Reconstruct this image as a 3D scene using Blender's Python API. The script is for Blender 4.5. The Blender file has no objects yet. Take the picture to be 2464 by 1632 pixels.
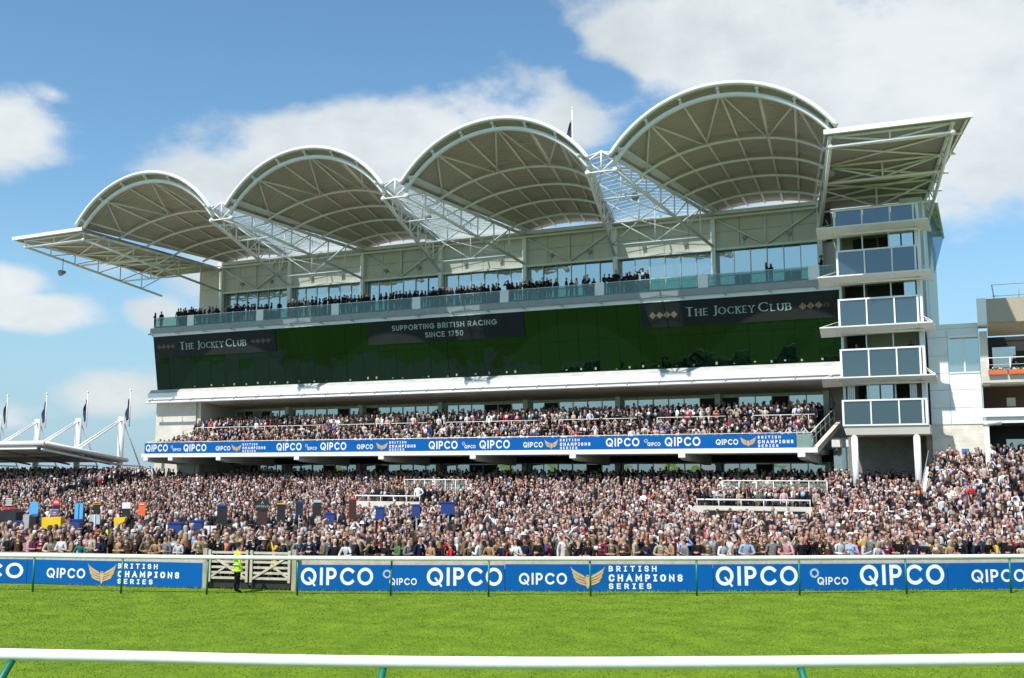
import bpy, math, random
import numpy as np
from mathutils import Vector, Matrix
random.seed(11); rng = np.random.default_rng(11)
R_ = math.radians
SC = bpy.context.scene
COL = SC.collection
# World frame: x runs along the grandstand (0 at the left end of its upper-deck banner),
# y runs away from the track into the stand (0 at that banner), z is up, metres.

# ---------------------------------------------------------------- camera
cd = bpy.data.cameras.new('camera'); cam = bpy.data.objects.new('camera', cd); COL.objects.link(cam)
cd.sensor_width = 36.0; cd.lens = 36.0*2500/2464; cd.clip_start = 0.1; cd.clip_end = 9000
CAMP = Vector((77.74, -80.8, 4.4)); cam.location = CAMP
cam.rotation_euler = (R_(90+7.27), 0, math.asin(0.41493))
SC.camera = cam
FW = Vector((-0.41493, 0.90985, 0)); RT = Vector((0.90985, 0.41493, 0))

def in_view(x, y, margin=0.03):
    d = Vector((x, y, 0))-Vector((CAMP.x, CAMP.y, 0)); f = d.dot(FW)
    return f > 2 and abs(d.dot(RT)/f) < 0.489+margin
def cam_dist(x, y):
    return (Vector((x, y, 0))-Vector((CAMP.x, CAMP.y, 0))).dot(FW)

# ---------------------------------------------------------------- sun, sky, exposure
SUNV = Vector((0.25, 1.0, -1.41)).normalized()
sd_ = bpy.data.lights.new('sun', 'SUN'); sd_.energy = 5.0; sd_.angle = R_(0.53); sd_.color = (1.0, 0.955, 0.88)
sun = bpy.data.objects.new('sun', sd_); COL.objects.link(sun); sun.location = (40, -150, 160)
sun.rotation_euler = SUNV.to_track_quat('-Z', 'Y').to_euler()
SC.view_settings.view_transform = 'Standard'; SC.view_settings.look = 'None'
SC.view_settings.exposure = 0.22; SC.view_settings.gamma = 1.0
try: SC.view_settings.use_curve_mapping = False
except Exception: pass
SC.cycles.max_bounces = 8; SC.cycles.transparent_max_bounces = 16

W = bpy.data.worlds.new("World"); SC.world = W; W.use_nodes = True
nt = W.node_tree; nt.nodes.clear()
def N(t, **k):
    n = nt.nodes.new(t)
    for a, b in k.items(): setattr(n, a, b)
    return n
def setin(n, i, v):
    if hasattr(v, 'is_linked') or isinstance(v, bpy.types.NodeSocket): nt.links.new(v, n.inputs[i])
    else: n.inputs[i].default_value = v
def M(op, a, b=0.0, c=0.0, clamp=False):
    n = N('ShaderNodeMath', operation=op); n.use_clamp = clamp
    setin(n, 0, a); setin(n, 1, b); setin(n, 2, c)
    return n.outputs[0]
out = N('ShaderNodeOutputWorld'); bg = N('ShaderNodeBackground'); bg.inputs[1].default_value = 0.1
nt.links.new(bg.outputs[0], out.inputs[0])
sky = N('ShaderNodeTexSky', sky_type='NISHITA'); sky.sun_disc = False
sky.sun_elevation = R_(54.3); sky.sun_rotation = R_(191.3)
sky.air_density = 1.0; sky.dust_density = 0.6; sky.ozone_density = 2.2
tc = N('ShaderNodeTexCoord'); sx = N('ShaderNodeSeparateXYZ'); nt.links.new(tc.outputs['Generated'], sx.inputs[0])
DEG = 57.29578
az = M('MULTIPLY', M('ARCTAN2', sx.outputs[0], sx.outputs[1]), DEG)
el = M('MULTIPLY', M('ARCSINE', sx.outputs[2]), DEG)
cv = N('ShaderNodeCombineXYZ'); nt.links.new(M('MULTIPLY', az, 0.075), cv.inputs[0]); nt.links.new(M('MULTIPLY', el, 0.12), cv.inputs[1]); cv.inputs[2].default_value = 3.7
def noise(vec, scale, detail, rough, off=None):
    n = N('ShaderNodeTexNoise'); n.inputs['Scale'].default_value = scale; n.inputs['Detail'].default_value = detail; n.inputs['Roughness'].default_value = rough
    if off is not None:
        a = N('ShaderNodeVectorMath', operation='ADD'); nt.links.new(vec, a.inputs[0]); a.inputs[1].default_value = off; vec = a.outputs[0]
    nt.links.new(vec, n.inputs['Vector']); return n.outputs[0]
n1 = noise(cv.outputs[0], 1.0, 9, 0.58); n2 = noise(cv.outputs[0], 2.6, 8, 0.6, (7.3, 2.1, 0)); n3 = noise(cv.outputs[0], 0.7, 7, 0.55, (1.9, 8.4, 2))
def blob(a0, e0, ra, re, g=1.0):
    x = M('DIVIDE', M('SUBTRACT', az, a0), ra); y = M('DIVIDE', M('SUBTRACT', el, e0), re)
    r = M('SQRT', M('ADD', M('MULTIPLY', x, x), M('MULTIPLY', y, y)))
    return M('MULTIPLY', M('SUBTRACT', 1.0, r), g)
cov = M('SUBTRACT', M('MULTIPLY', n3, 1.5), 1.0)           # scattered cloud all round the sky
# in the stretch of sky behind the stand the clouds stand where the day had them
inx = M('LESS_THAN', M('ABSOLUTE', M('ADD', az, 24.5)), 34.0); iny = M('LESS_THAN', el, 31.0)
cov = M('SUBTRACT', cov, M('MULTIPLY', M('MULTIPLY', inx, iny), 0.75))
BL = [(-3, 19.5, 15.5, 8.0, 1.7), (-11, 23.0, 9.5, 5.0, 1.5), (-31, 16.3, 11.5, 4.8, 1.9), (2, 26, 22, 6, 1.0), (-2, 13.2, 8, 2.4, .5),
      (-32, 16.2, 11.5, 4.6, 1.1), (-24, 18.6, 8.0, 3.4, 1.0), (-41, 14.6, 6.5, 3.0, .9), (-36, 11, 9, 4, .8),
      (-51, 17.0, 4.6, 3.0, 1.15), (-49.2, 18.8, 2.6, 1.2, .8), (-50.0, 8.0, 5.0, 1.5, 1.2), (-51.0, 9.3, 3.3, 1.5, 1.15), (-45.5, 10.6, 3.0, 1.4, .35),
      (-46, 3.9, 3.6, 1.6, .8), (-51, 2.6, 4.5, 1.5, .7), (-20, 9, 16, 6, .55), (-43.5, 8.3, 2.2, 1.2, .7), (-56, 12, 4, 5, .6)]
for b in BL: cov = M('MAXIMUM', cov, blob(*b))
for b in ((-19.4, 21.2, 2.6, 1.7, .8), (-22.5, 23.0, 2.6, 1.5, .5), (-37.5, 20.5, 5.0, 2.0, .5), (-2.0, 10.0, 6.0, 1.6, .6)): cov = M('SUBTRACT', cov, M('MAXIMUM', blob(*b), 0.0))
dens = M('ADD', cov, M('MULTIPLY', M('SUBTRACT', n1, 0.5), 2.4))
dens = M('ADD', dens, M('MULTIPLY', M('SUBTRACT', n2, 0.5), 1.0))
mr = N('ShaderNodeMapRange', interpolation_type='SMOOTHSTEP'); nt.links.new(dens, mr.inputs[0])
mr.inputs[1].default_value = 0.0; mr.inputs[2].default_value = 0.55
alpha = M('MULTIPLY', mr.outputs[0], 0.93)
mr2 = N('ShaderNodeMapRange', interpolation_type='SMOOTHSTEP')
nt.links.new(M('ADD', M('MULTIPLY', n2, 0.6), M('MULTIPLY', n1, 0.6)), mr2.inputs[0]); mr2.inputs[1].default_value = 0.42; mr2.inputs[2].default_value = 0.78
cm = N('ShaderNodeMix', data_type='RGBA'); nt.links.new(mr2.outputs[0], cm.inputs[0])
cm.inputs[6].default_value = (7.6, 7.9, 8.05, 1); cm.inputs[7].default_value = (5.6, 6.15, 6.35, 1)
tint = N('ShaderNodeMix', data_type='RGBA', blend_type='MULTIPLY'); tint.inputs[0].default_value = 1.0
nt.links.new(sky.outputs[0], tint.inputs[6]); tint.inputs[7].default_value = (1.08, 1.42, 1.45, 1)
hz_ = N('ShaderNodeMapRange', interpolation_type='SMOOTHSTEP'); nt.links.new(el, hz_.inputs[0]); hz_.inputs[1].default_value = 16.0; hz_.inputs[2].default_value = -1.0; hz_.inputs[4].default_value = 0.85
hm = N('ShaderNodeMix', data_type='RGBA'); nt.links.new(hz_.outputs[0], hm.inputs[0]); nt.links.new(tint.outputs[2], hm.inputs[6]); hm.inputs[7].default_value = (3.3, 4.85, 6.2, 1)
fm = N('ShaderNodeMix', data_type='RGBA'); nt.links.new(alpha, fm.inputs[0]); nt.links.new(hm.outputs[2], fm.inputs[6]); nt.links.new(cm.outputs[2], fm.inputs[7])
nt.links.new(fm.outputs[2], bg.inputs[0])

# ---------------------------------------------------------------- helpers
def mat(name, c, rough=0.6, metal=0.0, var=0.12, vs=1.5, bump=0.0, bs=20.0, spec=0.5, c2=None, stretch=(1, 1, 1), detail=5):
    m = bpy.data.materials.new(name); m.use_nodes = True; t = m.node_tree; b = t.nodes['Principled BSDF']
    b.inputs['Base Color'].default_value = (*c, 1); b.inputs['Roughness'].default_value = rough; b.inputs['Metallic'].default_value = metal
    b.inputs['Specular IOR Level'].default_value = spec
    co = t.nodes.new('ShaderNodeTexCoord'); mp = t.nodes.new('ShaderNodeMapping'); mp.inputs['Scale'].default_value = stretch
    t.links.new(co.outputs['Object'], mp.inputs[0])
    if var > 0 or c2:
        n = t.nodes.new('ShaderNodeTexNoise'); n.inputs['Scale'].default_value = vs; n.inputs['Detail'].default_value = detail; n.inputs['Roughness'].default_value = .6
        t.links.new(mp.outputs[0], n.inputs['Vector'])
        r = t.nodes.new('ShaderNodeMapRange'); r.inputs[1].default_value = .3; r.inputs[2].default_value = .7; t.links.new(n.outputs[0], r.inputs[0])
        x = t.nodes.new('ShaderNodeMix'); x.data_type = 'RGBA'; t.links.new(r.outputs[0], x.inputs[0])
        a = c2 if c2 else tuple(max(0, k*(1-var)) for k in c); bb = c if c2 else tuple(min(1, k*(1+var)) for k in c)
        x.inputs[6].default_value = (*a, 1); x.inputs[7].default_value = (*bb, 1); t.links.new(x.outputs[2], b.inputs['Base Color'])
    if bump > 0:
        n2 = t.nodes.new('ShaderNodeTexNoise'); n2.inputs['Scale'].default_value = bs; n2.inputs['Detail'].default_value = 4; t.links.new(mp.outputs[0], n2.inputs['Vector'])
        bp = t.nodes.new('ShaderNodeBump'); bp.inputs['Strength'].default_value = bump; bp.inputs['Distance'].default_value = .05
        t.links.new(n2.outputs[0], bp.inputs['Height']); t.links.new(bp.outputs[0], b.inputs['Normal'])
    return m
def brick_mat(name, c1, c2, mortar, w, h, rough=.8):
    m = bpy.data.materials.new(name); m.use_nodes = True; t = m.node_tree; b = t.nodes['Principled BSDF']; b.inputs['Roughness'].default_value = rough
    co = t.nodes.new('ShaderNodeTexCoord'); s = t.nodes.new('ShaderNodeSeparateXYZ'); t.links.new(co.outputs['Object'], s.inputs[0])
    ad = t.nodes.new('ShaderNodeMath'); t.links.new(s.outputs[0], ad.inputs[0]); t.links.new(s.outputs[1], ad.inputs[1])
    cb = t.nodes.new('ShaderNodeCombineXYZ'); t.links.new(ad.outputs[0], cb.inputs[0]); t.links.new(s.outputs[2], cb.inputs[1])
    br = t.nodes.new('ShaderNodeTexBrick'); br.inputs['Color1'].default_value = (*c1, 1); br.inputs['Color2'].default_value = (*c2, 1); br.inputs['Mortar'].default_value = (*mortar, 1)
    br.inputs['Scale'].default_value = 1.0; br.inputs['Brick Width'].default_value = w; br.inputs['Row Height'].default_value = h; br.inputs['Mortar Size'].default_value = .012
    t.links.new(cb.outputs[0], br.inputs['Vector'])
    n = t.nodes.new('ShaderNodeTexNoise'); n.inputs['Scale'].default_value = 1.2; n.inputs['Detail'].default_value = 6; t.links.new(co.outputs['Object'], n.inputs['Vector'])
    x = t.nodes.new('ShaderNodeMix'); x.data_type = 'RGBA'; x.blend_type = 'MULTIPLY'; x.inputs[0].default_value = .5
    t.links.new(br.outputs[0], x.inputs[6]); t.links.new(n.outputs[0], x.inputs[7]); t.links.new(x.outputs[2], b.inputs['Base Color'])
    return m
def glass_mirror(name, c, refl, rough=.02, wob=.0, ws=.4, gc=(1, 1, 1)):
    m = bpy.data.materials.new(name); m.use_nodes = True; t = m.node_tree; t.nodes.clear()
    o = t.nodes.new('ShaderNodeOutputMaterial'); mx = t.nodes.new('ShaderNodeMixShader'); mx.inputs[0].default_value = refl
    d = t.nodes.new('ShaderNodeBsdfDiffuse'); d.inputs[0].default_value = (*c, 1); g = t.nodes.new('ShaderNodeBsdfGlossy'); g.inputs[0].default_value = (*gc, 1); g.inputs[1].default_value = rough
    t.links.new(d.outputs[0], mx.inputs[1]); t.links.new(g.outputs[0], mx.inputs[2]); t.links.new(mx.outputs[0], o.inputs[0])
    if wob > 0:
        co = t.nodes.new('ShaderNodeTexCoord'); n = t.nodes.new('ShaderNodeTexNoise'); n.inputs['Scale'].default_value = ws; n.inputs['Detail'].default_value = 2
        t.links.new(co.outputs['Object'], n.inputs['Vector']); bp = t.nodes.new('ShaderNodeBump'); bp.inputs['Strength'].default_value = wob; bp.inputs['Distance'].default_value = .3
        t.links.new(n.outputs[0], bp.inputs['Height']); t.links.new(bp.outputs[0], g.inputs['Normal'])
    return m
def glass_clear(name, tint, refl=.12, milk=0.0, mc=(.7, .8, .8)):
    m = bpy.data.materials.new(name); m.use_nodes = True; t = m.node_tree; t.nodes.clear()
    o = t.nodes.new('ShaderNodeOutputMaterial'); mx = t.nodes.new('ShaderNodeMixShader'); mx.inputs[0].default_value = refl
    a = t.nodes.new('ShaderNodeBsdfTransparent'); a.inputs[0].default_value = (*tint, 1); g = t.nodes.new('ShaderNodeBsdfGlossy'); g.inputs[1].default_value = .02
    first = a.outputs[0]
    if milk > 0:
        df = t.nodes.new('ShaderNodeBsdfDiffuse'); df.inputs[0].default_value = (*mc, 1); m2 = t.nodes.new('ShaderNodeMixShader'); m2.inputs[0].default_value = milk
        t.links.new(a.outputs[0], m2.inputs[1]); t.links.new(df.outputs[0], m2.inputs[2]); first = m2.outputs[0]
    t.links.new(first, mx.inputs[1]); t.links.new(g.outputs[0], mx.inputs[2]); t.links.new(mx.outputs[0], o.inputs[0])
    return m

def tag(o, label=None, cat=None, group=None, kind=None):
    if label: o['label'] = label
    if cat: o['category'] = cat
    if group: o['group'] = group
    if kind: o['kind'] = kind
    return o
def empty(name, loc, label, cat, group=None):
    o = bpy.data.objects.new(name, None); COL.objects.link(o); o.location = loc; o.empty_display_size = .3
    return tag(o, label, cat, group)
class MB:
    def __init__(s): s.v = []; s.f = []; s.m = []
    def add(s, vs, fs, m=0):
        b = len(s.v); s.v += [tuple(p) for p in vs]; s.f += [tuple(i+b for i in f) for f in fs]; s.m += [m]*len(fs); return s
    def box(s, x0, x1, y0, y1, z0, z1, m=0):
        return s.add([(x0, y0, z0), (x1, y0, z0), (x1, y1, z0), (x0, y1, z0), (x0, y0, z1), (x1, y0, z1), (x1, y1, z1), (x0, y1, z1)],
                     [(0, 3, 2, 1), (4, 5, 6, 7), (0, 1, 5, 4), (1, 2, 6, 5), (2, 3, 7, 6), (3, 0, 4, 7)], m)
    def poly(s, pts, m=0): return s.add(pts, [tuple(range(len(pts)))], m)
    def slab(s, pts, dz, m=0):   # planar polygon with thickness along vector dz
        n = len(pts); dz = Vector(dz); q = [tuple(Vector(p)+dz) for p in pts]
        return s.add(list(pts)+q, [tuple(range(n-1, -1, -1)), tuple(range(n, 2*n))]+[(i, (i+1) % n, n+(i+1) % n, n+i) for i in range(n)], m)
    def tube(s, p, q, r, n=8, m=0, r2=None): return s.path([p, q], r, n, m, r2)
    def path(s, pts, r, n=8, m=0, r2=None):
        P = [Vector(p) for p in pts]; k = len(P); vs = []; up = None
        for i in range(k):
            t = (P[min(i+1, k-1)]-P[max(i-1, 0)]).normalized()
            if up is None:
                up = Vector((0, 0, 1)) if abs(t.z) < .9 else Vector((1, 0, 0))
            a = t.cross(up).normalized(); b = a.cross(t).normalized(); up = b
            rr = r if r2 is None else r+(r2-r)*i/(k-1)
            for j in range(n):
                an = 2*math.pi*j/n; vs.append(P[i]+a*(rr*math.cos(an))+b*(rr*math.sin(an)))
        fs = [(i*n+j, i*n+(j+1) % n, (i+1)*n+(j+1) % n, (i+1)*n+j) for i in range(k-1) for j in range(n)]
        fs += [tuple(range(n-1, -1, -1)), tuple((k-1)*n+j for j in range(n))]
        return s.add(vs, fs, m)
    def ball(s, c, r, n=8, m=0, sz=(1, 1, 1)):
        vs = []; h = n//2+1
        for i in range(1, h):
            th = math.pi*i/h
            for j in range(n):
                ph = 2*math.pi*j/n; vs.append((c[0]+r*sz[0]*math.sin(th)*math.cos(ph), c[1]+r*sz[1]*math.sin(th)*math.sin(ph), c[2]+r*sz[2]*math.cos(th)))
        t = len(vs); vs += [(c[0], c[1], c[2]+r*sz[2]), (c[0], c[1], c[2]-r*sz[2])]
        fs = [(i*n+j, (i+1)*n+j, (i+1)*n+(j+1) % n, i*n+(j+1) % n) for i in range(h-2) for j in range(n)]
        fs += [(t, j, (j+1) % n) for j in range(n)]+[(t+1, (h-2)*n+(j+1) % n, (h-2)*n+j) for j in range(n)]
        return s.add(vs, fs, m)
    def build(s, name, mats, parent=None, smooth=False):
        me = bpy.data.meshes.new(name); me.from_pydata(s.v, [], s.f)
        if not isinstance(mats, (list, tuple)): mats = [mats]
        for m in mats: me.materials.append(m)
        if len(mats) > 1: me.polygons.foreach_set('material_index', s.m)
        if smooth: me.polygons.foreach_set('use_smooth', [True]*len(me.polygons))
        me.update(); o = bpy.data.objects.new(name, me); COL.objects.link(o)
        if parent is not None:
            o.parent = parent
            if parent.type == 'EMPTY': o.matrix_parent_inverse = Matrix.Translation(-Vector(parent.location))
        return o
def lerp(a, b, t): return tuple(x+(y-x)*t for x, y in zip(a, b))

# ---------------------------------------------------------------- materials
WHITE = mat('white_paint', (.80, .80, .78), .45, var=.05, vs=.8, bump=.02)
STEEL = mat('white_steel', (.82, .79, .74), .4, var=.06, vs=1.1)
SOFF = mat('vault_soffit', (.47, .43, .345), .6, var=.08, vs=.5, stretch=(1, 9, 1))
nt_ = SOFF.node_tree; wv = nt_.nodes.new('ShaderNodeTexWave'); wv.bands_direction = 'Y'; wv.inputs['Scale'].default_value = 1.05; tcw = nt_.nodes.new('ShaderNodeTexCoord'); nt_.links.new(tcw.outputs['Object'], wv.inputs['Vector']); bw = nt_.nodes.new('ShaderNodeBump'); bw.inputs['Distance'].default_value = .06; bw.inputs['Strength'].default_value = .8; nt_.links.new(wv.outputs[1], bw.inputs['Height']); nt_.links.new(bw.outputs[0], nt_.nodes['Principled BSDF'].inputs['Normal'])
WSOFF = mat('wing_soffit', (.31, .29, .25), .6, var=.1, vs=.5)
CLAD = mat('wall_cladding', (.64, .60, .52), .55, var=.05, vs=.6)
PALE = mat('pale_cladding', (.74, .76, .74), .5, var=.05, vs=.5)
CONC = mat('concrete', (.50, .48, .42), .85, var=.16, vs=.9, bump=.15, bs=9)
LCONC = mat('light_concrete', (.60, .57, .50), .85, var=.12, vs=.7, bump=.12, bs=7)
AGG = mat('exposed_aggregate', (.40, .34, .27), .9, var=.3, vs=14, bump=.4, bs=30)
GREY = mat('grey_metal', (.30, .31, .31), .5, var=.1)
SILL = mat('grey_sill', (.40, .41, .39), .7, var=.18, vs=1.6, stretch=(.5, 1, 1))
UNDER = mat('deck_soffit', (.76, .70, .65), .7, var=.1, vs=.4)
DARK = mat('painted_shade', (.025, .027, .025), .8, var=.3, vs=1)  # near-black colour stands in for shade in openings, recesses and under the deck
BLACK = mat('black_matt', (.02, .02, .022), .6, var=.2)
FRAME = mat('window_frame', (.66, .67, .62), .4, var=.06)
BEIGE = mat('interior_plaster', (.42, .40, .34), .8, var=.1)
BLUE = mat('banner_blue', (.0005, .102, .37), .5, spec=.2, var=.05, vs=.6, bump=.03, bs=3)
LETTER = mat('banner_white', (.82, .83, .84), .5, var=.03)
GOLD = mat('emblem_gold', (.60, .40, .18), .5, var=.06)
SIGNG = mat('sign_grey', (.016, .020, .018), .6, spec=.2, var=.12, vs=.7)
SLET = mat('sign_lettering', (.36, .43, .41), .5, var=.06)
SGOLD = mat('sign_gold', (.30, .23, .14), .5, var=.08)
BRICK = brick_mat('grey_brick', (.34, .31, .25), (.28, .26, .21), (.38, .36, .31), .44, .2)
RBRICK = brick_mat('red_brick', (.15, .075, .045), (.12, .06, .04), (.2, .15, .12), .23, .08)
BLOCK = brick_mat('pale_block', (.95, .90, .78), (.85, .81, .70), (.80, .76, .66), 1.2, .3)
DGLASS = glass_mirror('facade_glass', (.0018, .0075, .0042), .055, .015, .10, .3, (.46, .86, .60))
WGLASS = glass_mirror('window_glass', (.11, .13, .12), .46, .02, .05, .5, (.82, .93, .92))
TGLASS = glass_mirror('tower_glass', (.035, .060, .068), .13, .05, .02, .6, (.75, .85, .95))
BGLASS = glass_clear('balustrade_glass', (.46, .68, .60), .07, .12, (.14, .25, .21))
RGLASS = glass_clear('roof_glazing', (.84, .90, .92), .10, .10, (.8, .85, .85))
EGLASS = glass_clear('pale_glass', (.78, .88, .85), .06, .12, (.5, .6, .57))
FGLASS = glass_clear('screen_glass', (.55, .66, .74), .05, .15, (.5, .55, .6))
RAILW = mat('rail_white', (.80, .81, .80), .4, var=.06, vs=5)
RGREEN = mat('post_green', (.004, .15, .10), .4, var=.15, vs=4)
WOOD = mat('weathered_wood', (.36, .32, .24), .85, var=.25, vs=6, bump=.3, bs=25, stretch=(1, 1, .3))
PWOOD = mat('pale_wood', (.52, .47, .38), .85, var=.18, vs=4, bump=.2, bs=25)
FLAG = mat('flag_navy', (.02, .025, .06), .8, var=.5, vs=5, c2=(.03, .04, .10))
TURF = mat('turf', (.170, .256, .019), .9, var=0, vs=.9, bump=.2, bs=8, c2=(.095, .165, .012), stretch=(1, 1, 1), detail=9, spec=.1)
APRON = mat('apron_concrete', (.20, .19, .17), .9, var=.2, vs=.8)
# ---------------------------------------------------------------- setting
GX0, GX1 = -2500, 2500
def struct(o): o['kind'] = 'structure'; return o
struct(MB().poly([(GX0, -2500, 0), (GX1, -2500, 0), (GX1, 2500, 0), (GX0, 2500, 0)]).build('ground', TURF))
FENCE = [(30.4, -54.4), (36.6, -52.6), (40.78, -51.24), (42.85, -50.58), (50.39, -49.01), (54.0, -48.2), (61.18, -45.12), (68.22, -41.95), (76.1, -37.8), (80.85, -35.05), (88, -31), (95, -26.5)]
def fence_y(x):
    for a, b in zip(FENCE, FENCE[1:]):
        if a[0] <= x <= b[0]: return a[1]+(b[1]-a[1])*(x-a[0])/(b[0]-a[0])
    return FENCE[0][1]+(x-FENCE[0][0])*.29 if x < FENCE[0][0] else FENCE[-1][1]+(x-95)*.65
xs = [-120]+[a[0] for a in FENCE]+[130]
struct(MB().slab([(x, fence_y(x)+.35, .004) for x in xs]+[(130, 10, .004), (-120, 10, .004)], (0, 0, .12)).build('apron', APRON))
def hz(x, y):     # height of the viewing steps
    if x > 73.9: return min(max((y+20)*.205, 0.004), 4.6)
    if x < .6: return min(max((y+20)*.172, 0.004), 3.0)
    b = min(max((y+20)/28*2.85, 0.004), 2.85)
    if (60.3 < x < 67.6 or 34.4 < x < 40) and -14 < y < -7: b = max(b, 1.6)
    return b
t = MB(); n = 18
for k in range(n):
    y0 = -20+28*k/n; t.box(.6, 73.9, y0, 10, 2.85*k/n+.002, 2.85*(k+1)/n); y1 = -20+17.4*k/n; t.box(-70, .595, y1, 1.0, 3.0*k/n+.002, 3.0*(k+1)/n)
for k in range(24):
    y0 = -20+22.5*k/24; t.box(73.95, 110, y0, 10, 4.6*k/24+.002, 4.6*(k+1)/24)
struct(t.build('viewing_steps', CONC))

# ---------------------------------------------------------------- lettering
def arc(cx, cy, rx, ry, a0, a1, n=14):
    return [(cx+rx*math.cos(R_(a0+(a1-a0)*i/n)), cy+ry*math.sin(R_(a0+(a1-a0)*i/n))) for i in range(n+1)]
def glyphs(oc=False):
    a = (lambda cx, cy, rx, ry, s, e, n=3: arc(cx, cy, rx, ry, s, e, max(2, int(abs(e-s)/60)))) if oc else arc
    rnd = lambda: ([(.22, 0), (.5, 0), (.7, .2), (.7, .8), (.5, 1), (.22, 1), (0, .8), (0, .2), (.22, 0)] if oc else arc(.5, .5, .5, .5, 0, 360, 36))
    G = {}
    G['O'] = (.7 if oc else 1.0, [rnd()]); G['Q'] = (1.0, [arc(.5, .5, .5, .5, 0, 360, 36), ('q', [(.55, .38), (.97, -.12)])])
    G['0'] = (.62, [arc(.31, .5, .31, .5, 0, 360, 30)])
    G['I'] = (.36, [[(.18, 0), (.18, 1)], [(0, 1), (.36, 1)], [(0, 0), (.36, 0)]]) if oc else (0.0, [[(0, 0), (0, 1)]])
    G['C'] = (.7, [[(.7, .78), (.5, 1), (.2, 1), (0, .8), (0, .2), (.2, 0), (.5, 0), (.7, .22)]]) if oc else (.86, [arc(.5, .5, .5, .5, 44, 316, 28)])
    pb = [(0, 1), (.3, 1)]+a(.3, .71, .29, .29, 90, -90)[1:]+[(0, .42)]
    G['P'] = (.59, [[(0, 0), (0, 1)], pb]); G['R'] = (.60, [[(0, 0), (0, 1)], pb, [(.28, .42), (.6, 0)]])
    G['B'] = (.60, [[(0, 0), (0, 1)], [(0, 1), (.28, 1)]+a(.28, .76, .25, .24, 90, -90)[1:]+[(0, .52)], [(.2, .52), (.3, .52)]+a(.3, .26, .3, .26, 90, -90)[1:]+[(0, 0)]])
    G['T'] = (.70, [[(0, 1), (.7, 1)], [(.35, 1), (.35, 0)]]); G['H'] = (.66, [[(0, 0), (0, 1)], [(.66, 0), (.66, 1)], [(0, .5), (.66, .5)]])
    G['S'] = (.56, [[(.56, .82), (.42, 1), (.14, 1), (0, .86), (0, .62), (.14, .5), (.42, .5), (.56, .38), (.56, .14), (.42, 0), (.14, 0), (0, .18)]] if oc else
              [arc(.28, .75, .27, .25, 35, 270, 14)+arc(.28, .25, .29, .25, 90, -145, 14)[1:]])
    G['A'] = (.80, [[(0, 0), (.4, 1), (.8, 0)], [(.16, .32), (.64, .32)]]); G['M'] = (.86, [[(0, 0), (0, 1), (.43, .3), (.86, 1), (.86, 0)]])
    G['N'] = (.68, [[(0, 0), (0, 1), (.68, 0), (.68, 1)]]); G['E'] = (.52, [[(.52, 1), (0, 1), (0, 0), (.52, 0)], [(0, .5), (.46, .5)]])
    G['U'] = (.64, [[(0, 1), (0, .32)]+arc(.32, .32, .32, .32, 180, 360, 12)[1:]+[(.64, 1)]]); G['L'] = (.5, [[(0, 1), (0, 0), (.5, 0)]])
    G['G'] = (.9, [arc(.5, .5, .5, .5, 44, 330, 26)+[(.96, .46), (.56, .46)]]); G['J'] = (.36, [[(.36, 1), (.36, .12)]+arc(.12, .1, .24, .28, 0, -110, 8)])
    G['K'] = (.62, [[(0, 0), (0, 1)], [(.6, 1), (0, .42)], [(.2, .6), (.62, 0)]]); G['Y'] = (.7, [[(0, 1), (.35, .45), (.7, 1)], [(.35, .45), (.35, 0)]])
    G['1'] = (.2, [[(0, .84), (.2, 1), (.2, 0)]]); G['7'] = (.56, [[(0, 1), (.56, 1), (.16, 0)]])
    G['5'] = (.56, [[(.5, 1), (.08, 1), (.04, .58)]+arc(.24, .32, .32, .32, 120, -135, 14)])
    return G
GS, GO = glyphs(), glyphs(True)
def ribbon(pts, w, wf=None):
    n = len(pts); cl = n > 3 and abs(pts[0][0]-pts[-1][0])+abs(pts[0][1]-pts[-1][1]) < 1e-6
    pts = [Vector(p) for p in pts]
    if not cl:
        d0 = (pts[0]-pts[1]).normalized(); d1 = (pts[-1]-pts[-2]).normalized()
        pts[0] = pts[0]+d0*w*.5; pts[-1] = pts[-1]+d1*w*.5
    L, Rr = [], []
    for i in range(n):
        if cl: a = pts[(i-1) % (n-1)]; b = pts[(i+1) % (n-1)]
        else: a = pts[max(i-1, 0)]; b = pts[min(i+1, n-1)]
        d1 = (pts[i]-a); d2 = (b-pts[i])
        d1 = d1.normalized() if d1.length > 1e-9 else d2.normalized(); d2 = d2.normalized() if d2.length > 1e-9 else d1
        t = (d1+d2); t = t.normalized() if t.length > 1e-6 else d1
        nn = Vector((-t.y, t.x)); m = max(.45, nn.dot(Vector((-d1.y, d1.x))))
        ww = w if wf is None else wf[0]+(wf[1]-wf[0])*abs(t.y)**1.3
        L.append(pts[i]+nn*ww/2/m); Rr.append(pts[i]-nn*ww/2/m)
    return [[L[i], Rr[i], Rr[i+1], L[i+1]] for i in range(n-1)]
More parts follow.
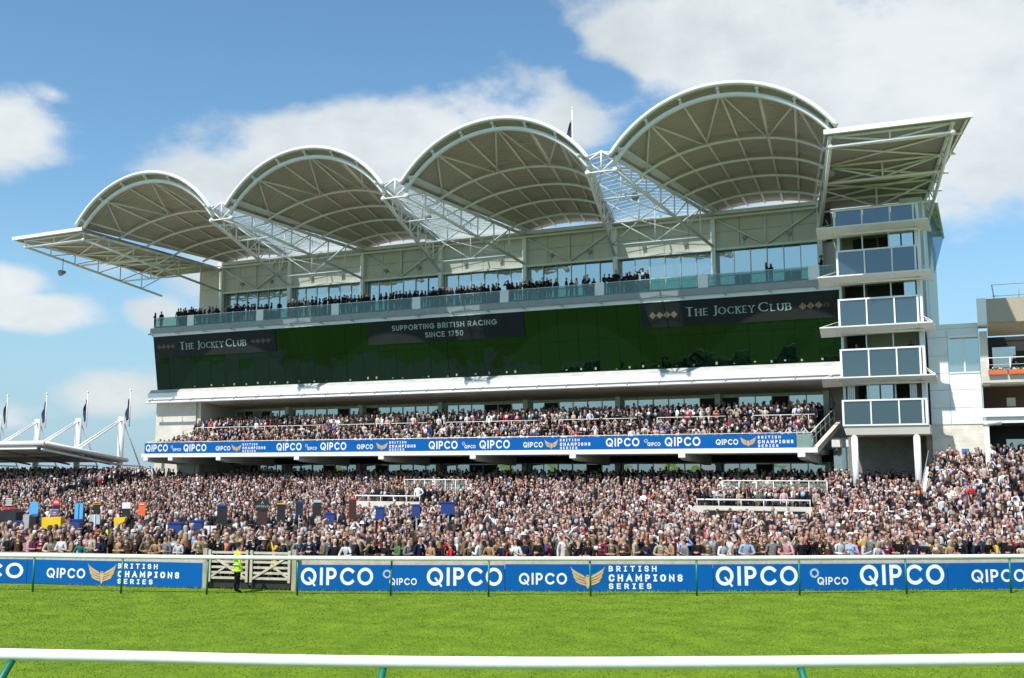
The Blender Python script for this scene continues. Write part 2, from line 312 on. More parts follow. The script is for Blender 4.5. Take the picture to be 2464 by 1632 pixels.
def text(s, x0, x1, y0, y1, w=.17, style='s', sp=.22, caps=None):
    """flat lettering as (layer, quad) in the box x0..x1, y0..y1"""
    G = GO if style == 'o' else GS; cur = 0; items = []
    for ch in s:
        if ch == ' ': cur += .45; continue
        k = 1.0
        if style == 'r' and ch.islower(): k = .78
        adv, st = G[ch.upper()]; ww = w if style != 'r' else .16
        for j, q in enumerate(st):
            thin = False
            if q[0] == 'q': q = q[1]; thin = True
            sc = lambda p: (cur+(ww/2+p[0]*(1-ww))*k, (ww/2+p[1]*(1-ww))*k)
            pts = [sc(p) for p in q]
            if style == 'r':
                qs = ribbon(pts, .055, (.055*k, .15*k))
                for e, f in ((pts[0], pts[1]), (pts[-1], pts[-2])):
                    if (e[1] < .12 or e[1] > .8*k) and abs(e[1]-f[1]) > .3*k: qs.append([Vector((e[0]-.17*k, e[1]-.06)), Vector((e[0]+.17*k, e[1]-.06)), Vector((e[0]+.17*k, e[1]+.0)), Vector((e[0]-.17*k, e[1]+.0))])
            else: qs = ribbon(pts, ww*(.6 if thin else 1))
            items += [(j*2+(1 if i == len(qs)-1 and style == 'r' else 0), p) for i, p in enumerate(qs)]
        cur += (adv*(1-ww)+ww)*k+sp*(1 if style != 'r' else .7)
    cur -= sp; kx = (x1-x0)/cur; ky = y1-y0
    return [(l, [(x0+p[0]*kx, y0+p[1]*ky) for p in q]) for l, q in items]
def block(x0, x1, y0, y1):
    w, h = x1-x0, y1-y0
    return (text('BRITISH', x0, x0+.65*w, y1-.25*h, y1, .2, 'o', .5)+text('CHAMPIONS', x0, x1, y0+.32*h, y0+.63*h, .24, 'o', .42)+text('SERIES', x0, x0+.575*w, y0, y0+.24*h, .2, 'o', .5))
EM = [[(1005, 978), (1020, 1006), (1075, 1046), (1120, 1072), (1142, 1095), (1142, 1110), (1090, 1085), (1040, 1052), (1015, 1016)],
      [(1019, 1026), (1045, 1060), (1095, 1094), (1142, 1118), (1142, 1132), (1085, 1110), (1040, 1084), (1024, 1054)],
      [(1028, 1074), (1080, 1116), (1142, 1141), (1142, 1156), (1080, 1137), (1040, 1107)],
      [(1045, 1119), (1090, 1144), (1143, 1165), (1146, 1184), (1095, 1167), (1060, 1147)],
      [(1130, 1092), (1150, 1086), (1163, 1092), (1163, 1216), (1150, 1190), (1146, 1140)], [(1148, 1068), (1156, 1078), (1163, 1066), (1163, 1084), (1148, 1084)]]
def emblem(x0, x1, y0, y1):
    r = []
    for k, p in enumerate(EM):
        for sg in (1, -1):
            q = [(.5+sg*(a-1163)/320, (1218-b)/240) for a, b in p]
            if sg < 0: q = q[::-1]
            r.append((k % 2, [(x0+u*(x1-x0), y0+v*(y1-y0)) for u, v in q]))
    return r
def dashes(x0, x1, y0, y1):
    r = []; cx, cy = (x0+x1)/2, (y0+y1)/2; rr = (y1-y0)/2
    for k in range(18):
        a = R_(k*20+5); c, s = math.cos(a), math.sin(a); w = rr*.075
        r.append((0, [(cx+c*rr*.6-s*w, cy+s*rr*.6+c*w), (cx+c*rr-s*w, cy+s*rr+c*w), (cx+c*rr+s*w, cy+s*rr-c*w), (cx+c*rr*.6+s*w, cy+s*rr*.6-c*w)]))
    return r
def put(mb, items, f, m=0):   # f(u, v, off) -> world point
    for l, q in items: mb.poly([f(u, v, .006+.003*l) for u, v in q], m)

# ---------------------------------------------------------------- grandstand
GS_ = empty('grandstand', (33.2, 0, 0), 'large white racecourse grandstand with four wave-shaped vaulted roofs and a long dark glass front', 'grandstand')
S0, SB = .86, 9.237
cx_ = [S0+SB*i for i in range(8)]
MID = 33.19
def mir(p, k): return (2*MID-p[0], p[1], p[2]) if k else p
# rear block, side walls
MB().box(-2.5, 73.6, 10.6, 30, 2.9, 26.6).build('rear_block', CLAD, GS_)
MB().box(72.2, 73.9, 7.2, 10.5, 8, 26.4).box(73.62, 73.95, 10.5, 29.9, 2.9, 26.3).build('side_wall', PALE, GS_)
# left end wall of concrete
MB().box(-3.1, 2.3, 4.7, 5.3, 0, 11.75).box(2.31, 2.8, 4.9, 10.4, 0, 11.74).build('end_wall', LCONC, GS_)
# ground-floor and deck window walls
def window_wall(z0, z1, y, name, nm, doors, mt, x0=2.9, trans=None, wob=.005):
    for i in range(7):
        a, b = max(cx_[i]+.28, x0), cx_[i+1]-.28
        g = MB(); nn = 6
        for k in range(nn):
            u, v = a+(b-a)*k/nn, a+(b-a)*(k+1)/nn; e = random.uniform(-.02, .02); e2 = random.uniform(-wob, wob)
            g.poly([(u+.02, y+e, z0), (v-.02, y-e, z0), (v-.02, y-e+e2, z1), (u+.02, y+e+e2, z1)])
        o = g.build('window', mt, GS_)
        fr = MB()
        for k in range(nn+1):
            u = a+(b-a)*k/nn; fr.box(u-.035, u+.035, y-.09, y-.03, z0, z1)
        fr.box(a, b, y-.10, y-.035, z1-.08, z1+.02)
        if trans: fr.box(a, b, y-.085, y-.04, trans-.03, trans+.03)
        fr.build('window_frame', FRAME, o)
        for k in doors[i]:
            u = a+(b-a)*k/nn; v = u+(b-a)/nn; MB().box(u+.05, v-.05, y-.06, y-.02, z0, min(z0+2.35, z1-.1)).build('doorway', DARK, GS_)  # near-black panel stands in for the unlit opening
window_wall(2.86, 5.15, 10.2, 'window', 0, [[2], [3], [1], [2, 3], [4], [], [2]], WGLASS)
window_wall(8.7, 10.98, 10.5, 'window', 0, [[1, 3], [4], [0], [3, 4], [1], [5], [0, 3]], WGLASS)
window_wall(19.45, 24.15, 10.3, 'window', 0, [[4], [2], [], [3], [4], [1], [1, 4]], WGLASS, .9, 21.75, .04)
MB().box(2.82, 68, 9.9, 10.55, 5.2, 6.2).build('shade_band', DARK, GS_)  # dark strip painting in the shadow of the deck soffit above the windows
MB().box(2.82, 68, 10.15, 10.55, 11.0, 11.13).build('window_head', CLAD, GS_)
for i in range(8):
    if i: MB().box(cx_[i]-.24, cx_[i]+.24, 9.5, 9.98, 2.85, 5.19).build('column', CONC, GS_)
    if i: MB().box(cx_[i]-.24, cx_[i]+.24, 9.8, 10.38, 8.6, 11.2).build('column', PALE, GS_)
    MB().box(cx_[i]-.2, cx_[i]+.2, 9.55, 9.98, 19.4, 27.2).build('column', STEEL, GS_)
# upper deck
dk = MB().box(0, 65.6, .05, .35, 6.2, 7.2).box(0, 65.6, 0.36, 10.1, 5.75, 6.15)
for k in range(6): dk.box(.4, 65.5, .9+k*.52, 4.05, 6.15+.27*k, 6.15+.27*(k+1))
for k in range(5): dk.box(.4, 65.5, 4.05+k*1.1, 10.1, 7.77+.16*k, 7.77+.16*(k+1)+.001)
dk.build('upper_deck', CONC, GS_)
MB().box(-.35, 66.1, -.06, .34, 5.82, 6.19).build('deck_edge', WHITE, GS_)
for i in range(8):
    for o in ((.0,) if i else (0, 3.2)):
        x = cx_[i]+o-.9; x = max(x, -.25)
        MB().slab([(x, -.05, 5.81), (x, -.05, 5.5), (x, 1.2, 5.3), (x, 8.5, 4.95), (x, 8.5, 5.81)][::-1], (.55, 0, 0)).build('deck_bracket', WHITE if i % 1 == 0 else CONC, GS_)
# deck rails
rl = MB()
for a, b in [(3, 19.5), (20.5, 30.6), (32.4, 42.2), (43.6, 51), (52.5, 58.3), (60.5, 65.4)]:
    rl.tube((a, 4.0, 8.9), (b, 4.0, 8.9), .035, 6)
    for k in range(int((b-a)/2.2)+1): rl.tube((a+2.2*k, 4.0, 7.7), (a+2.2*k, 4.0, 8.9), .025, 6)
rl.tube((0, .2, 7.33), (65.6, .2, 7.33), .035, 6); rl.tube((0, .3, 7.3), (2.9, 5, 9.2), .03, 6)
rl.tube((65.6, .3, 7.33), (66.6, 6, 9.4), .035, 6); rl.tube((65.6, .3, 6.8), (66.6, 6, 8.8), .03, 6)
for k in range(6): rl.tube((65.6+k*.2, .3+1.14*k, 6.3+.4*k), (65.6+k*.2, .3+1.14*k, 7.33+.4*k), .025, 6)
rl.build('deck_rail', STEEL, GS_, True)
MB().box(64.5, 65.8, -.03, .03, 6.2, 7.25).build('glass_panel', EGLASS, GS_)
MB().slab([(65.7, .3, 6.2), (66.8, 6.5, 8.5), (66.8, 6.5, 8.1), (65.7, .3, 5.7)], (.35, 0, 0)).build('stair_flank', CLAD, GS_)
# soffit, white fascia, grey sill, pipe with brackets
MB().slab([(-3.2, 3.6, 11.75), (68, 3.6, 11.75), (68, 10.6, 11.12), (-3.2, 10.6, 11.12)], (0, 0, .18)).build('soffit', UNDER, GS_)
MB().box(-3.25, 68.05, 3.5, 4.4, 11.94, 12.62).build('fascia', WHITE, GS_)
MB().slab([(-3.2, 3.58, 12.63), (68.02, 3.58, 12.63), (68.02, 3.9, 13.0), (-3.2, 3.9, 13.0)], (0, .5, 0)).build('sill', SILL, GS_)
MB().tube((-3.0, 3.15, 11.62), (67.8, 3.15, 11.62), .11, 8).build('gutter_pipe', WHITE, GS_, True)
bk = MB()
for k in range(26):
    x = -2.6+k*2.78; bk.tube((x, 3.5, 12.0), (x, 3.1, 11.75), .04, 6).box(x-.05, x+.05, 3.0, 3.3, 11.72, 11.8)
bk.build('pipe_bracket', GREY, GS_)
# dark leaning glass front
def gl(z, off=0): return 3.0+(18.55-z)*.165-off
nP = 38; g = MB()
for i in range(nP):
    a = -2.35+i*70.2/nP; b = a+70.2/nP
    for z0, z1 in ((13.0, 15.75), (15.75, 18.55)):
        e = [random.uniform(-.03, .03) for _ in range(4)]
        g.poly([(a+.012, gl(z0)+e[0], z0+.01), (b-.012, gl(z0)+e[1], z0+.01), (b-.012, gl(z1)+e[2], z1-.01), (a+.012, gl(z1)+e[3], z1-.01)])
gw = g.build('glass_front', DGLASS, GS_)
g = MB().slab([(-2.4, gl(13.)+.06, 13.0), (67.9, gl(13.)+.06, 13.0), (67.9, 3.06, 18.55), (-2.4, 3.06, 18.55)], (0, .1, 0)); g.build('glass_backing', BLACK, gw)
LSPOT = mat('card', (.30, .31, .19), .7)  # pale tone for the lamp spots along the glass
# pale tabs before the glass, coloured to stand in for table lamps glimpsed inside
for k in range(44):
    x = 3+k*1.47+random.uniform(-.5, .5); MB().box(x, x+.16, gl(13.1)-.03, gl(13.1)-.015, 13.12+random.uniform(0, .1), 13.38+random.uniform(0, .1)).build('lamp_spot', LSPOT, gw)
# terrace slab, fascia, balustrade
MB().box(-2.55, 68.0, 2.85, 10.25, 18.95, 19.40).box(-2.55, 68.0, 2.7, 2.88, 18.93, 19.46).build('terrace_slab', GREY, GS_)
MB().box(-2.4, 67.9, 3.05, 5.4, 19.39, 19.65).build('terrace_step', GREY, GS_)
MB().box(-2.5, 67.95, 2.9, 3.6, 18.56, 18.93).build('terrace_fascia', PALE, GS_)
bk = MB()
for k in range(20):
    x = -2.3+k*3.6; bk.tube((x, 2.9, 18.74), (x, 2.35, 18.78), .045, 6).box(x-.12, x+.1, 2.3, 2.42, 18.7, 18.86)
bk.build('lamp_arm', GREY, GS_)
piers = [2.85, 11.75, 20.77, 29.82, 38.87, 47.92, 56.99, 65.9]
for x in piers: MB().box(x-.42, x+.42, 2.72, 2.95, 19.47, 20.58).build('pier', WHITE, GS_)
ed = [-2.4]+piers+[67.9]
for a, b in zip(ed, ed[1:]):
    a += .44; b -= .44; nn = max(1, round((b-a)/1.4)); g = MB()
    for k in range(nn): g.box(a+(b-a)*k/nn+.02, a+(b-a)*(k+1)/nn-.02, 2.80, 2.825, 19.47, 20.5)
    o = g.build('balustrade', BGLASS, GS_); h = MB().tube((a, 2.81, 20.54), (b, 2.81, 20.54), .03, 6)
    for k in range(nn+1): h.tube((a+(b-a)*k/nn, 2.84, 19.45), (a+(b-a)*k/nn, 2.84, 20.54), .018, 6)
    h.build('handrail', STEEL, o, True)
# upper wall, bracing, vents
wl = MB()
for i in range(7):
    for k in range(4):
        a = cx_[i]+SB*k/4
        for z0, z1 in ((24.2, 25.7), (25.73, 27.2)): wl.box(a+.02, a+SB/4-.02, 10.0, 10.3, z0, z1)
wl.box(-2.4, .8, 9.9, 10.3, 19.45, 22.2).box(-2.4, .8, 9.9, 10.3, 22.23, 24.6).box(-2.4, .8, 9.9, 10.3, 24.63, 27.0)
wl.build('upper_wall', CLAD, GS_)
MB().box(-2.4, 66.4, 10.05, 10.5, 24.1, 27.3).build('wall_core', BLACK, GS_)
MB().box(.4, 66.0, 9.5, 10.2, 27.22, 27.55).tube((.5, 9.45, 26.95), (66, 9.45, 26.95), .12, 8).box(cx_[1]-.2, cx_[2]+.2, 8.5, 9.49, 27.2, 27.42).box(cx_[3]-.2, cx_[4]+.2, 8.5, 9.49, 27.2, 27.42).box(cx_[5]-.2, cx_[6]+.2, 8.5, 9.49, 27.2, 27.42).box(.4, 66, 9.7, 9.98, 24.02, 24.2).build('wall_beam', STEEL, GS_)
for i in (0, 2, 4, 6):
    br = MB()
    m = (cx_[i]+cx_[i+1])/2; br.tube((cx_[i]+.2, 9.75, 26.9), (m, 9.75, 24.2), .09, 8).tube((cx_[i+1]-.2, 9.75, 26.9), (m, 9.75, 24.2), .09, 8).tube((m, 9.75, 24.2), (m, 9.75, 26.9), .07, 8)
    br.build('wall_brace', STEEL, GS_, True)
for i in range(7):
    for f in (.3, .72):
        x = cx_[i]+SB*f; MB().tube((x, 9.98, 25.0), (x, 9.7, 24.95), .19, 12).tube((x-.05, 9.9, 24.8), (x-.08, 9.9, 24.3), .02, 5).build('wall_lamp', GREY, GS_)

# roof vaults
def vline(c, ph, y):
    x = 10.16*math.sin(ph); z = 22.3+10.16*math.cos(ph); tt = (y+7)/17
    x1 = .54*x; z1 = 28.06-.028*x1*x1
    return (c+x+(x1-x)*tt, y, z+(z1-z)*tt)
VC = [S0+SB*(.5+2*i) for i in range(4)]
for c in VC:
    A = R_(54.5); na, ny = 36, 20
    sh = MB(); vs = []; ys = [-7.5+17.7*k/ny for k in range(ny+1)]
    for up in (.09, .22):
        for y in ys:
            for k in range(na+1):
                p = vline(c, -A+2*A*k/na, y); vs.append((p[0], p[1], p[2]+up))
    w = na+1; tot = w*(ny+1)
    fs = [(r*w+k, (r+1)*w+k, (r+1)*w+k+1, r*w+k+1) for r in range(ny) for k in range(na)]
    f2 = [(tot+a, tot+d_, tot+c_, tot+b) for a, b, c_, d_ in fs]
    ring = [k for k in range(na+1)]+[r*w+na for r in range(1, ny+1)]+[ny*w+k for k in range(na-1, -1, -1)]+[r*w for r in range(ny-1, 0, -1)]
    sd = [(ring[i], ring[(i+1) % len(ring)], tot+ring[(i+1) % len(ring)], tot+ring[i]) for i in range(len(ring))]
    sh.add(vs, fs, 0).add([], [], 0)
    b0 = 0; sh.f += f2; sh.m += [1]*len(f2); sh.f += sd; sh.m += [1]*len(sd)
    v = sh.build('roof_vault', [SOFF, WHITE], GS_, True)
    MB().path([(lambda p: (p[0], p[1]-.05, p[2]+.15))(vline(c, -A+2*A*k/60, -7.5)) for k in range(61)], .17, 10).build('edge_trim', WHITE, v, True)
    PH = [R_(16.43*k) for k in range(-3, 4)]
    for ph in PH:
        a, b = vline(c, ph, -7.3), vline(c, ph, 10.15); MB().tube(a, b, .10, 8).ball(a, .17, 8).build('purlin', STEEL, v, True)
    def farch(ph): return (c+10.15*math.sin(ph), -7.0, 21.88+10.15*math.cos(ph))
    fa = MB().path([farch(-A+2*A*k/48) for k in range(49)], .19, 10)
    for ph in PH: fa.tube(farch(ph), vline(c, ph, -7.1), .12, 8)
    fa.build('front_arch', WHITE, v, True)
    A2 = R_(53.5)
    def iarch(i, ph):
        df, dc = ((-3.2, -1.0), (0, 2.05), (3.5, 4.8), (7, 7.56))[i]
        h = (math.cos(ph)-math.cos(A2))/(1-math.cos(A2)); p = vline(c, ph, df+(dc-df)*h); return (p[0], p[1], p[2]-.42)
    for i in range(4):
        ar = MB().path([iarch(i, -A2+2*A2*k/40) for k in range(41)], .115, 8)
        for ph in PH:
            q = iarch(i, ph); p = vline(c, ph, q[1]+.5); ar.tube(q, p, .05, 6, r2=.13)
        ar.build('arch_rib', STEEL, v, True)
    dg = MB()
    for k in (1, 3, 5):
        for kk in (k-1, k+1): dg.tube(vline(c, PH[k], -6.6), iarch(0, PH[kk]), .075, 7)
    dg.build('roof_brace', STEEL, v, True)
# valley trusses with glazing between the vaults
for j in range(3):
    sv = S0+SB*(1.5+2*j)
    U = lambda s, t: lerp((sv+s*1.15, -7, 28.3), (sv+s*4.62, 9.6, 27.2), t)
    Lw = lambda s, t: lerp((sv+s*1.12, -7, 27.38), (sv+s*4.62, 9.6, 24.35), t)
    RG = lambda t: lerp((sv, -7, 29.0), (sv, 9.6, 28.15), t)
    mid = lambda t: lerp(Lw(-1, t), Lw(1, t), .5)
    tr = MB()
    for s in (-1, 1):
        tr.tube(U(s, 0), U(s, 1), .16, 8).tube(Lw(s, 0), Lw(s, 1), .14, 8)
        for k in range(7):
            t0 = k/7; tr.tube(U(s, t0), Lw(s, t0), .065, 6)
            if k < 6: tr.tube(Lw(s, t0), U(s, t0+1/7), .055, 6)
        tr.ball(U(s, 0), .26, 8).ball(Lw(s, 0), .24, 8)
    for k in (0, 2, 4, 6):
        t0 = k/7; tr.tube(Lw(-1, t0), Lw(1, t0), .075, 7)
        for s in (-1, 1): tr.tube(mid(t0), U(s, t0), .06, 6)
        tr.tube(mid(t0), RG(t0), .06, 6)
        if k < 6:
            for s in (-1, 1): tr.tube(mid(t0), Lw(s, t0+2/7), .05, 6)
    tr.tube(RG(0), RG(1), .08, 7)
    for s in (-1, 1): tr.tube(U(s, 0), RG(0), .09, 7)
    v = tr.build('valley_truss', WHITE, GS_, True)
    gz = MB(); ba = MB()
    for s in (-1, 1):
        e = lambda t: (U(s, t)[0], U(s, t)[1], U(s, t)[2]+.42)
        gz.slab([RG(0), RG(1), e(1), e(0)] if s > 0 else [RG(0), e(0), e(1), RG(1)], (0, 0, .015))
        for k in range(19): ba.tube(RG(k/18), e(k/18), .035, 6)
        ba.tube(e(0), e(1), .07, 6)
    gz.build('glazing', RGLASS, v); ba.build('glazing_bar', STEEL, v, True)
    gt = MB()
    for s in (-1, 1):
        for k in range(1): gt.slab([(U(s, 0)[0]+s*.1, -7.3, 28.72), (U(s, 0)[0]+s*.75, -7.3, 28.85), (U(s, 1)[0]+s*.5, 9.8, 27.6), (U(s, 1)[0]-s*.1, 9.8, 27.5)][::(1 if s > 0 else -1)], (0, 0, .16))
    gt.build('gutter', PALE, v)
# flat end wings
for k in (0, 1):
    m_ = lambda *p: mir(p, k)
    pl = [m_(-2.1, -7.4, 27.86), m_(-11.5, -7.4, 27.78), m_(-7.75, 10, 26.75), m_(.55, 10, 26.8)]
    if k: pl = pl[::-1]
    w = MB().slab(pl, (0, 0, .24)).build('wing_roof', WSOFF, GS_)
    MB().slab([m_(-2.0, -7.62, 27.86), m_(-11.6, -7.62, 27.76), m_(-11.6, -7.62, 28.08), m_(-2.0, -7.62, 28.2)][::(1 if k else -1)], (0, .22, 0)).build('wing_fascia', WHITE, w)
    I_ = lambda t, lo: m_(*lerp((-2.35, -7, 27.78 if not lo else 27.08), (.86, 9.6, 26.7 if not lo else 24.35), t))
    O_ = lambda t, lo: m_(*lerp((-10.3, -7, 27.7 if not lo else 27.06), (-7.67, 9.6, 26.6 if not lo else 24.4), t))
    tr = MB()
    for f in (I_, O_):
        for lo in (0, 1): tr.tube(f(0, lo), f(1, lo), .13, 8).ball(f(0, lo), .2, 8)
        for i in range(6):
            tr.tube(f(i/6, 0), f(i/6, 1), .06, 6); tr.tube(f(i/6, 1), f((i+1)/6, 0), .055, 6)
    for t in (0, .36, .68):
        for lo in (0, 1): tr.tube(I_(t, lo), O_(t, lo), .11 if t == 0 else .09, 8)
        mu, ml = lerp(I_(t, 0), O_(t, 0), .5), lerp(I_(t, 1), O_(t, 1), .5)
        tr.tube(mu, ml, .07, 6).tube(ml, I_(t, 0), .07, 6).tube(ml, O_(t, 0), .07, 6)
    tr.build('wing_truss', WHITE, w, True)
    be = MB()
    for t in (.12, .36, .6, .85): be.tube(lerp(I_(t, 0), O_(t, 0), -.05), lerp(I_(t, 0), O_(t, 0), 1.12), .11, 6)
    for t in (.12, .36, .6):
        be.tube(I_(t, 0), O_(t+.24, 0), .09, 6); be.tube(O_(t, 0), I_(t+.24, 0), .09, 6)
    be.tube(m_(-11.2, -7.3, 27.7), m_(-7.6, 10, 26.65), .09, 6)
    be.build('soffit_beam', STEEL, w, True)
ev = MB().box(73.6, 74.95, 10.1, 25, 26.75, 26.95)
for k in range(6): ev.box(73.65, 74.9, 11+k*2.6, 11.15+k*2.6, 26.55, 26.74)
ev.box(74.8, 74.97, 10.1, 25, 26.5, 26.74).build('eave', PALE, GS_)
MB().slab([(74.15, 11, 26.5), (74.85, 24.8, 26.5), (74.3, 14.5, 21.4)], (.03, 0, 0)).build('wind_screen', FGLASS, GS_)
# ---------------------------------------------------------------- commentary tower
TW = empty('commentary_tower', (70.8, 3, 2.8), 'narrow white tower of stacked glass-fronted commentary boxes on two columns beside the dark glass front', 'tower')
X0, X1, Y0 = 68.02, 73.87, 2.0
MB().box(X0+.05, X1-.05, 4.9, 7.1, 8.0, 23.95).build('tower_core', BEIGE, TW)
MB().box(X1-.28, X1-.02, Y0+.45, 4.88, 8.0, 23.95).box(X0+.02, X0+.2, Y0+.45, 4.88, 8.0, 23.95).build('tower_wall', PALE, TW)
LV = [7.87, 11.33, 15.12, 18.95, 22.7]; TP = [9.57, 13.38, 17.18, 20.9, 24.07]
OPEN = [([(.05, .15, 'c'), (.15, .29, 'd'), (.30, .46, 'g'), (.48, .63, 'g'), (.65, .84, 'd'), (.84, .93, 'c')]),
        ([(.03, .29, 'd'), (.33, .95, 'i')]), ([(.02, .30, 'd'), (.33, .82, 'd'), (.83, .97, 'g')]),
        ([(.16, .47, 'd'), (.5, .65, 'd'), (.67, .81, 'g'), (.83, .97, 'g')]), []]
for i in range(5):
    z0, z1 = LV[i], TP[i]; bx0 = X0+(.0 if i < 4 else -.1)
    b = MB().box(bx0-.05, X1+.05, Y0-.06, Y0+.35, z0-.12, z0-.01).box(bx0-.05, X1+.05, Y0-.08, Y0+.1, z1, z1+.12)
    w = (X1-bx0)
    for f in (0, .333, .667): b.box(bx0+w*f-(.0 if f else 0.05), bx0+w*f+.10, Y0-.07, Y0+.07, z0, z1-.001)
    b.box(X1-.35, X1-.22, Y0-.07, Y0+.07, z0, z1-.001).box(X1-.12, X1+.06, Y0-.07, Y0+.4, z0, z1-.001)
    o = b.build('balcony', WHITE, TW)
    for f in range(3):
        a = bx0+w*f/3+.13; c_ = bx0+w*(f+1)/3 if f < 2 else X1-.35; e = random.uniform(-.01, .01)
        MB().slab([(a, Y0+e, z0), (c_, Y0-e, z0), (c_, Y0-e, z1), (a, Y0+e, z1)], (0, .02, 0)).build('glass_panel', TGLASS, o)
    MB().box(X0+.05, X1-.3, Y0+.4, 4.88, z0-.25, z0-.02).build('floor_slab', PALE, TW)
    if i < 4:
        cz = LV[i+1]-.12
        c_ = MB().slab([(66.72, .85, cz+.02), (74.6, .85, cz+.02), (74.75, 2.6, cz-.55), (73.9, 2.6, cz-.38), (67.9, 2.6, cz-.38), (66.6, 2.4, cz-.5)][::-1], (0, 0, .09))
        cn = c_.build('canopy', WHITE, TW)
        bb = MB().tube((67.85, 1.9, cz-.33), (73.9, 1.9, cz-.33), .09, 8).ball((68.0, 1.75, cz-.3), .14)
        for k in range(5): bb.tube((67.9+k*1.45, .9, cz-.0), (67.9+k*1.45, 2.0, cz-.35), .03, 5)
        for k in range(7): bb.tube((74.0+k*.09, .9+k*.02, cz+.1), (74.05+k*.1, 2.5, cz-.3), .015, 4)
        bb.tube((67.9, 2.1, cz+.6), (66.8, 1.0, cz+.1), .02, 5).tube((73.85, 2.1, cz+.75), (74.6, 1.0, cz+.1), .03, 5).tube((73.85, 2.1, cz+.62), (74.7, 1.8, cz-.05), .03, 5)
        bb.build('canopy_frame', STEEL, cn, True)
        zz0, zz1 = TP[i]+.12, LV[i+1]-.42; L_ = X1-X0-.3
        for a, c2, kk in OPEN[i]:
            xa, xb = X0+.05+a*L_, X0+.05+c2*L_
            if kk == 'g': MB().box(xa, xb, Y0+.45, Y0+.47, zz0, zz1).build('window', WGLASS, TW)
            elif kk == 'c':
                q = MB()
                for s in range(4): q.box(xa+(xb-xa)*s/4, xa+(xb-xa)*(s+.8)/4, Y0+.5, Y0+.56, zz0, zz1)
                q.build('blind', PALE, TW)
            elif kk == 'd': MB().box(xa, xb, 4.7, 4.86, zz0-.2, zz1+.1).box(xa, xb, Y0+.55, 4.7, zz0-.06, zz0).build('dark_recess', DARK, TW)  # darkness of the unlit box put into the panel colour
        fr = MB()
        for a in (.0, .315, .655, .99): fr.box(X0+.05+a*L_, X0+.14+a*L_, Y0+.42, Y0+.5, zz0, zz1)
        fr.box(X0, X1-.05, Y0+.4, Y0+.52, zz1, zz1+.1).build('window_frame', WHITE, TW)
for x in (68.72, 73.05): MB().tube((x, 2.4, 2.0), (x, 2.4, 7.15), .24, 14).build('column', WHITE, TW, True)
MB().slab([(X0-.05, Y0, 7.83), (X1+.1, Y0, 7.83), (X1+.12, Y0+.15, 7.1), (X0+.15, Y0+.15, 7.1)], (0, 6, 0)).build('plinth_box', CLAD, TW)
MB().box(67.6, 73.9, 8.2, 8.6, 2.8, 7.2).box(73.55, 73.95, 5.3, 8.19, 2.8, 7.5).build('brick_wall', BRICK, TW)
MB().box(66.3, 68.3, 9.2, 9.24, 2.86, 6.3).build('window', WGLASS, TW)
MB().box(67.25, 67.35, 9.1, 9.19, 2.86, 6.3).box(66.3, 68.3, 9.1, 9.19, 4.5, 4.6).box(66.2, 68.4, 9.0, 9.19, 6.31, 7.1).build('window_frame', WHITE, TW)

def shift_back(root, dy, kz=1.0):      # set a finished thing nearer the track
    for o in root.children_recursive:
        if o.type == 'MESH':
            for v in o.data.vertices: v.co.y += dy; v.co.z = 4.4+(v.co.z-4.4)*kz
for o in list(TW.children):
    if o.name.startswith('brick_wall'): continue
shift_back(TW, -2.0)
# ---------------------------------------------------------------- link building
LK = empty('link_building', (75.7, 5, 2.8), 'plain white panelled link block above pale stone between the tower and the members stand', 'building')
wl = MB()
for z0, z1 in ((7.95, 9.2), (9.22, 10.55), (10.57, 11.85), (11.87, 13.2), (13.22, 14.6), (14.62, 15.25)):
    wl.box(73.98, 75.34, 5.0, 5.5, z0, z1)
    if z0 < 11 or z0 > 14.6: wl.box(75.36, 77.5, 5.0, 5.5, z0, z1)
wl.box(73.98, 77.5, 5.02, 5.5, 15.27, 15.62); wl.build('panel_wall', PALE, LK)
MB().box(73.97, 77.6, 5.05, 5.6, 2.8, 7.94).build('stone_wall', BLOCK, LK)
MB().box(75.36, 77.5, 5.15, 5.25, 11.87, 14.6).build('window', glass_mirror('link_glass', (.16, .20, .19), .42, .02, .03, .5, (.85, .97, .97)), LK)
MB().box(76.42, 76.52, 5.02, 5.14, 11.9, 14.5).box(75.36, 77.5, 4.95, 5.14, 11.8, 11.9).box(75.5, 77.45, 4.6, 5.14, 14.52, 14.66).build('window_frame', WHITE, LK)
MB().box(73.98, 77.5, 5.3, 12, 7.9, 15.5).build('block_body', BLACK, LK)
tag(MB().box(75.95, 76.45, 3.18, 3.23, 5.72, 6.07).box(76.02, 76.38, 3.16, 3.175, 5.77, 6.02).build('notice', [mat('notice_blue', (.05, .16, .45), .5)]), 'small blue notice fixed to the pale stone wall beside the stairs', 'sign')

shift_back(LK, -1.8, .98)
# ---------------------------------------------------------------- members stand on the right
MS = empty('members_stand', (85, 3, 2.5), 'concrete balconied stand with orange flower boxes at the right edge behind the crowd', 'stand')
XR = 104
MB().box(78.14, XR, 2, 2.5, 15.15, 16.95).slab([(78.14, 2.0, 15.15), (XR, 2.0, 15.15), (XR, 5.5, 14.6), (78.14, 5.5, 14.6)][::-1], (0, 0, .02)).build('parapet', AGG, MS)
MB().box(77.5, 78.13, 1.9, 4.5, 15.1, 17.0).build('parapet_end', WHITE, MS)
MB().box(77.6, XR, 2.0, 9, 10.8, 11.35).box(77.55, 78.1, 2.1, 5, 10.7, 12.4).build('balcony_slab', LCONC, MS)
MB().box(77.7, XR, 1.5, 1.9, 7.85, 8.75).box(77.45, XR, 1.3, 1.6, 8.3, 8.9).build('roof_beam', WHITE, MS)
MB().box(77.7, XR, 2.0, 9, 8.0, 8.6).build('lower_slab', LCONC, MS)
MB().box(77.6, XR, 6.5, 7, 8.6, 10.8).build('brick_wall', RBRICK, MS)
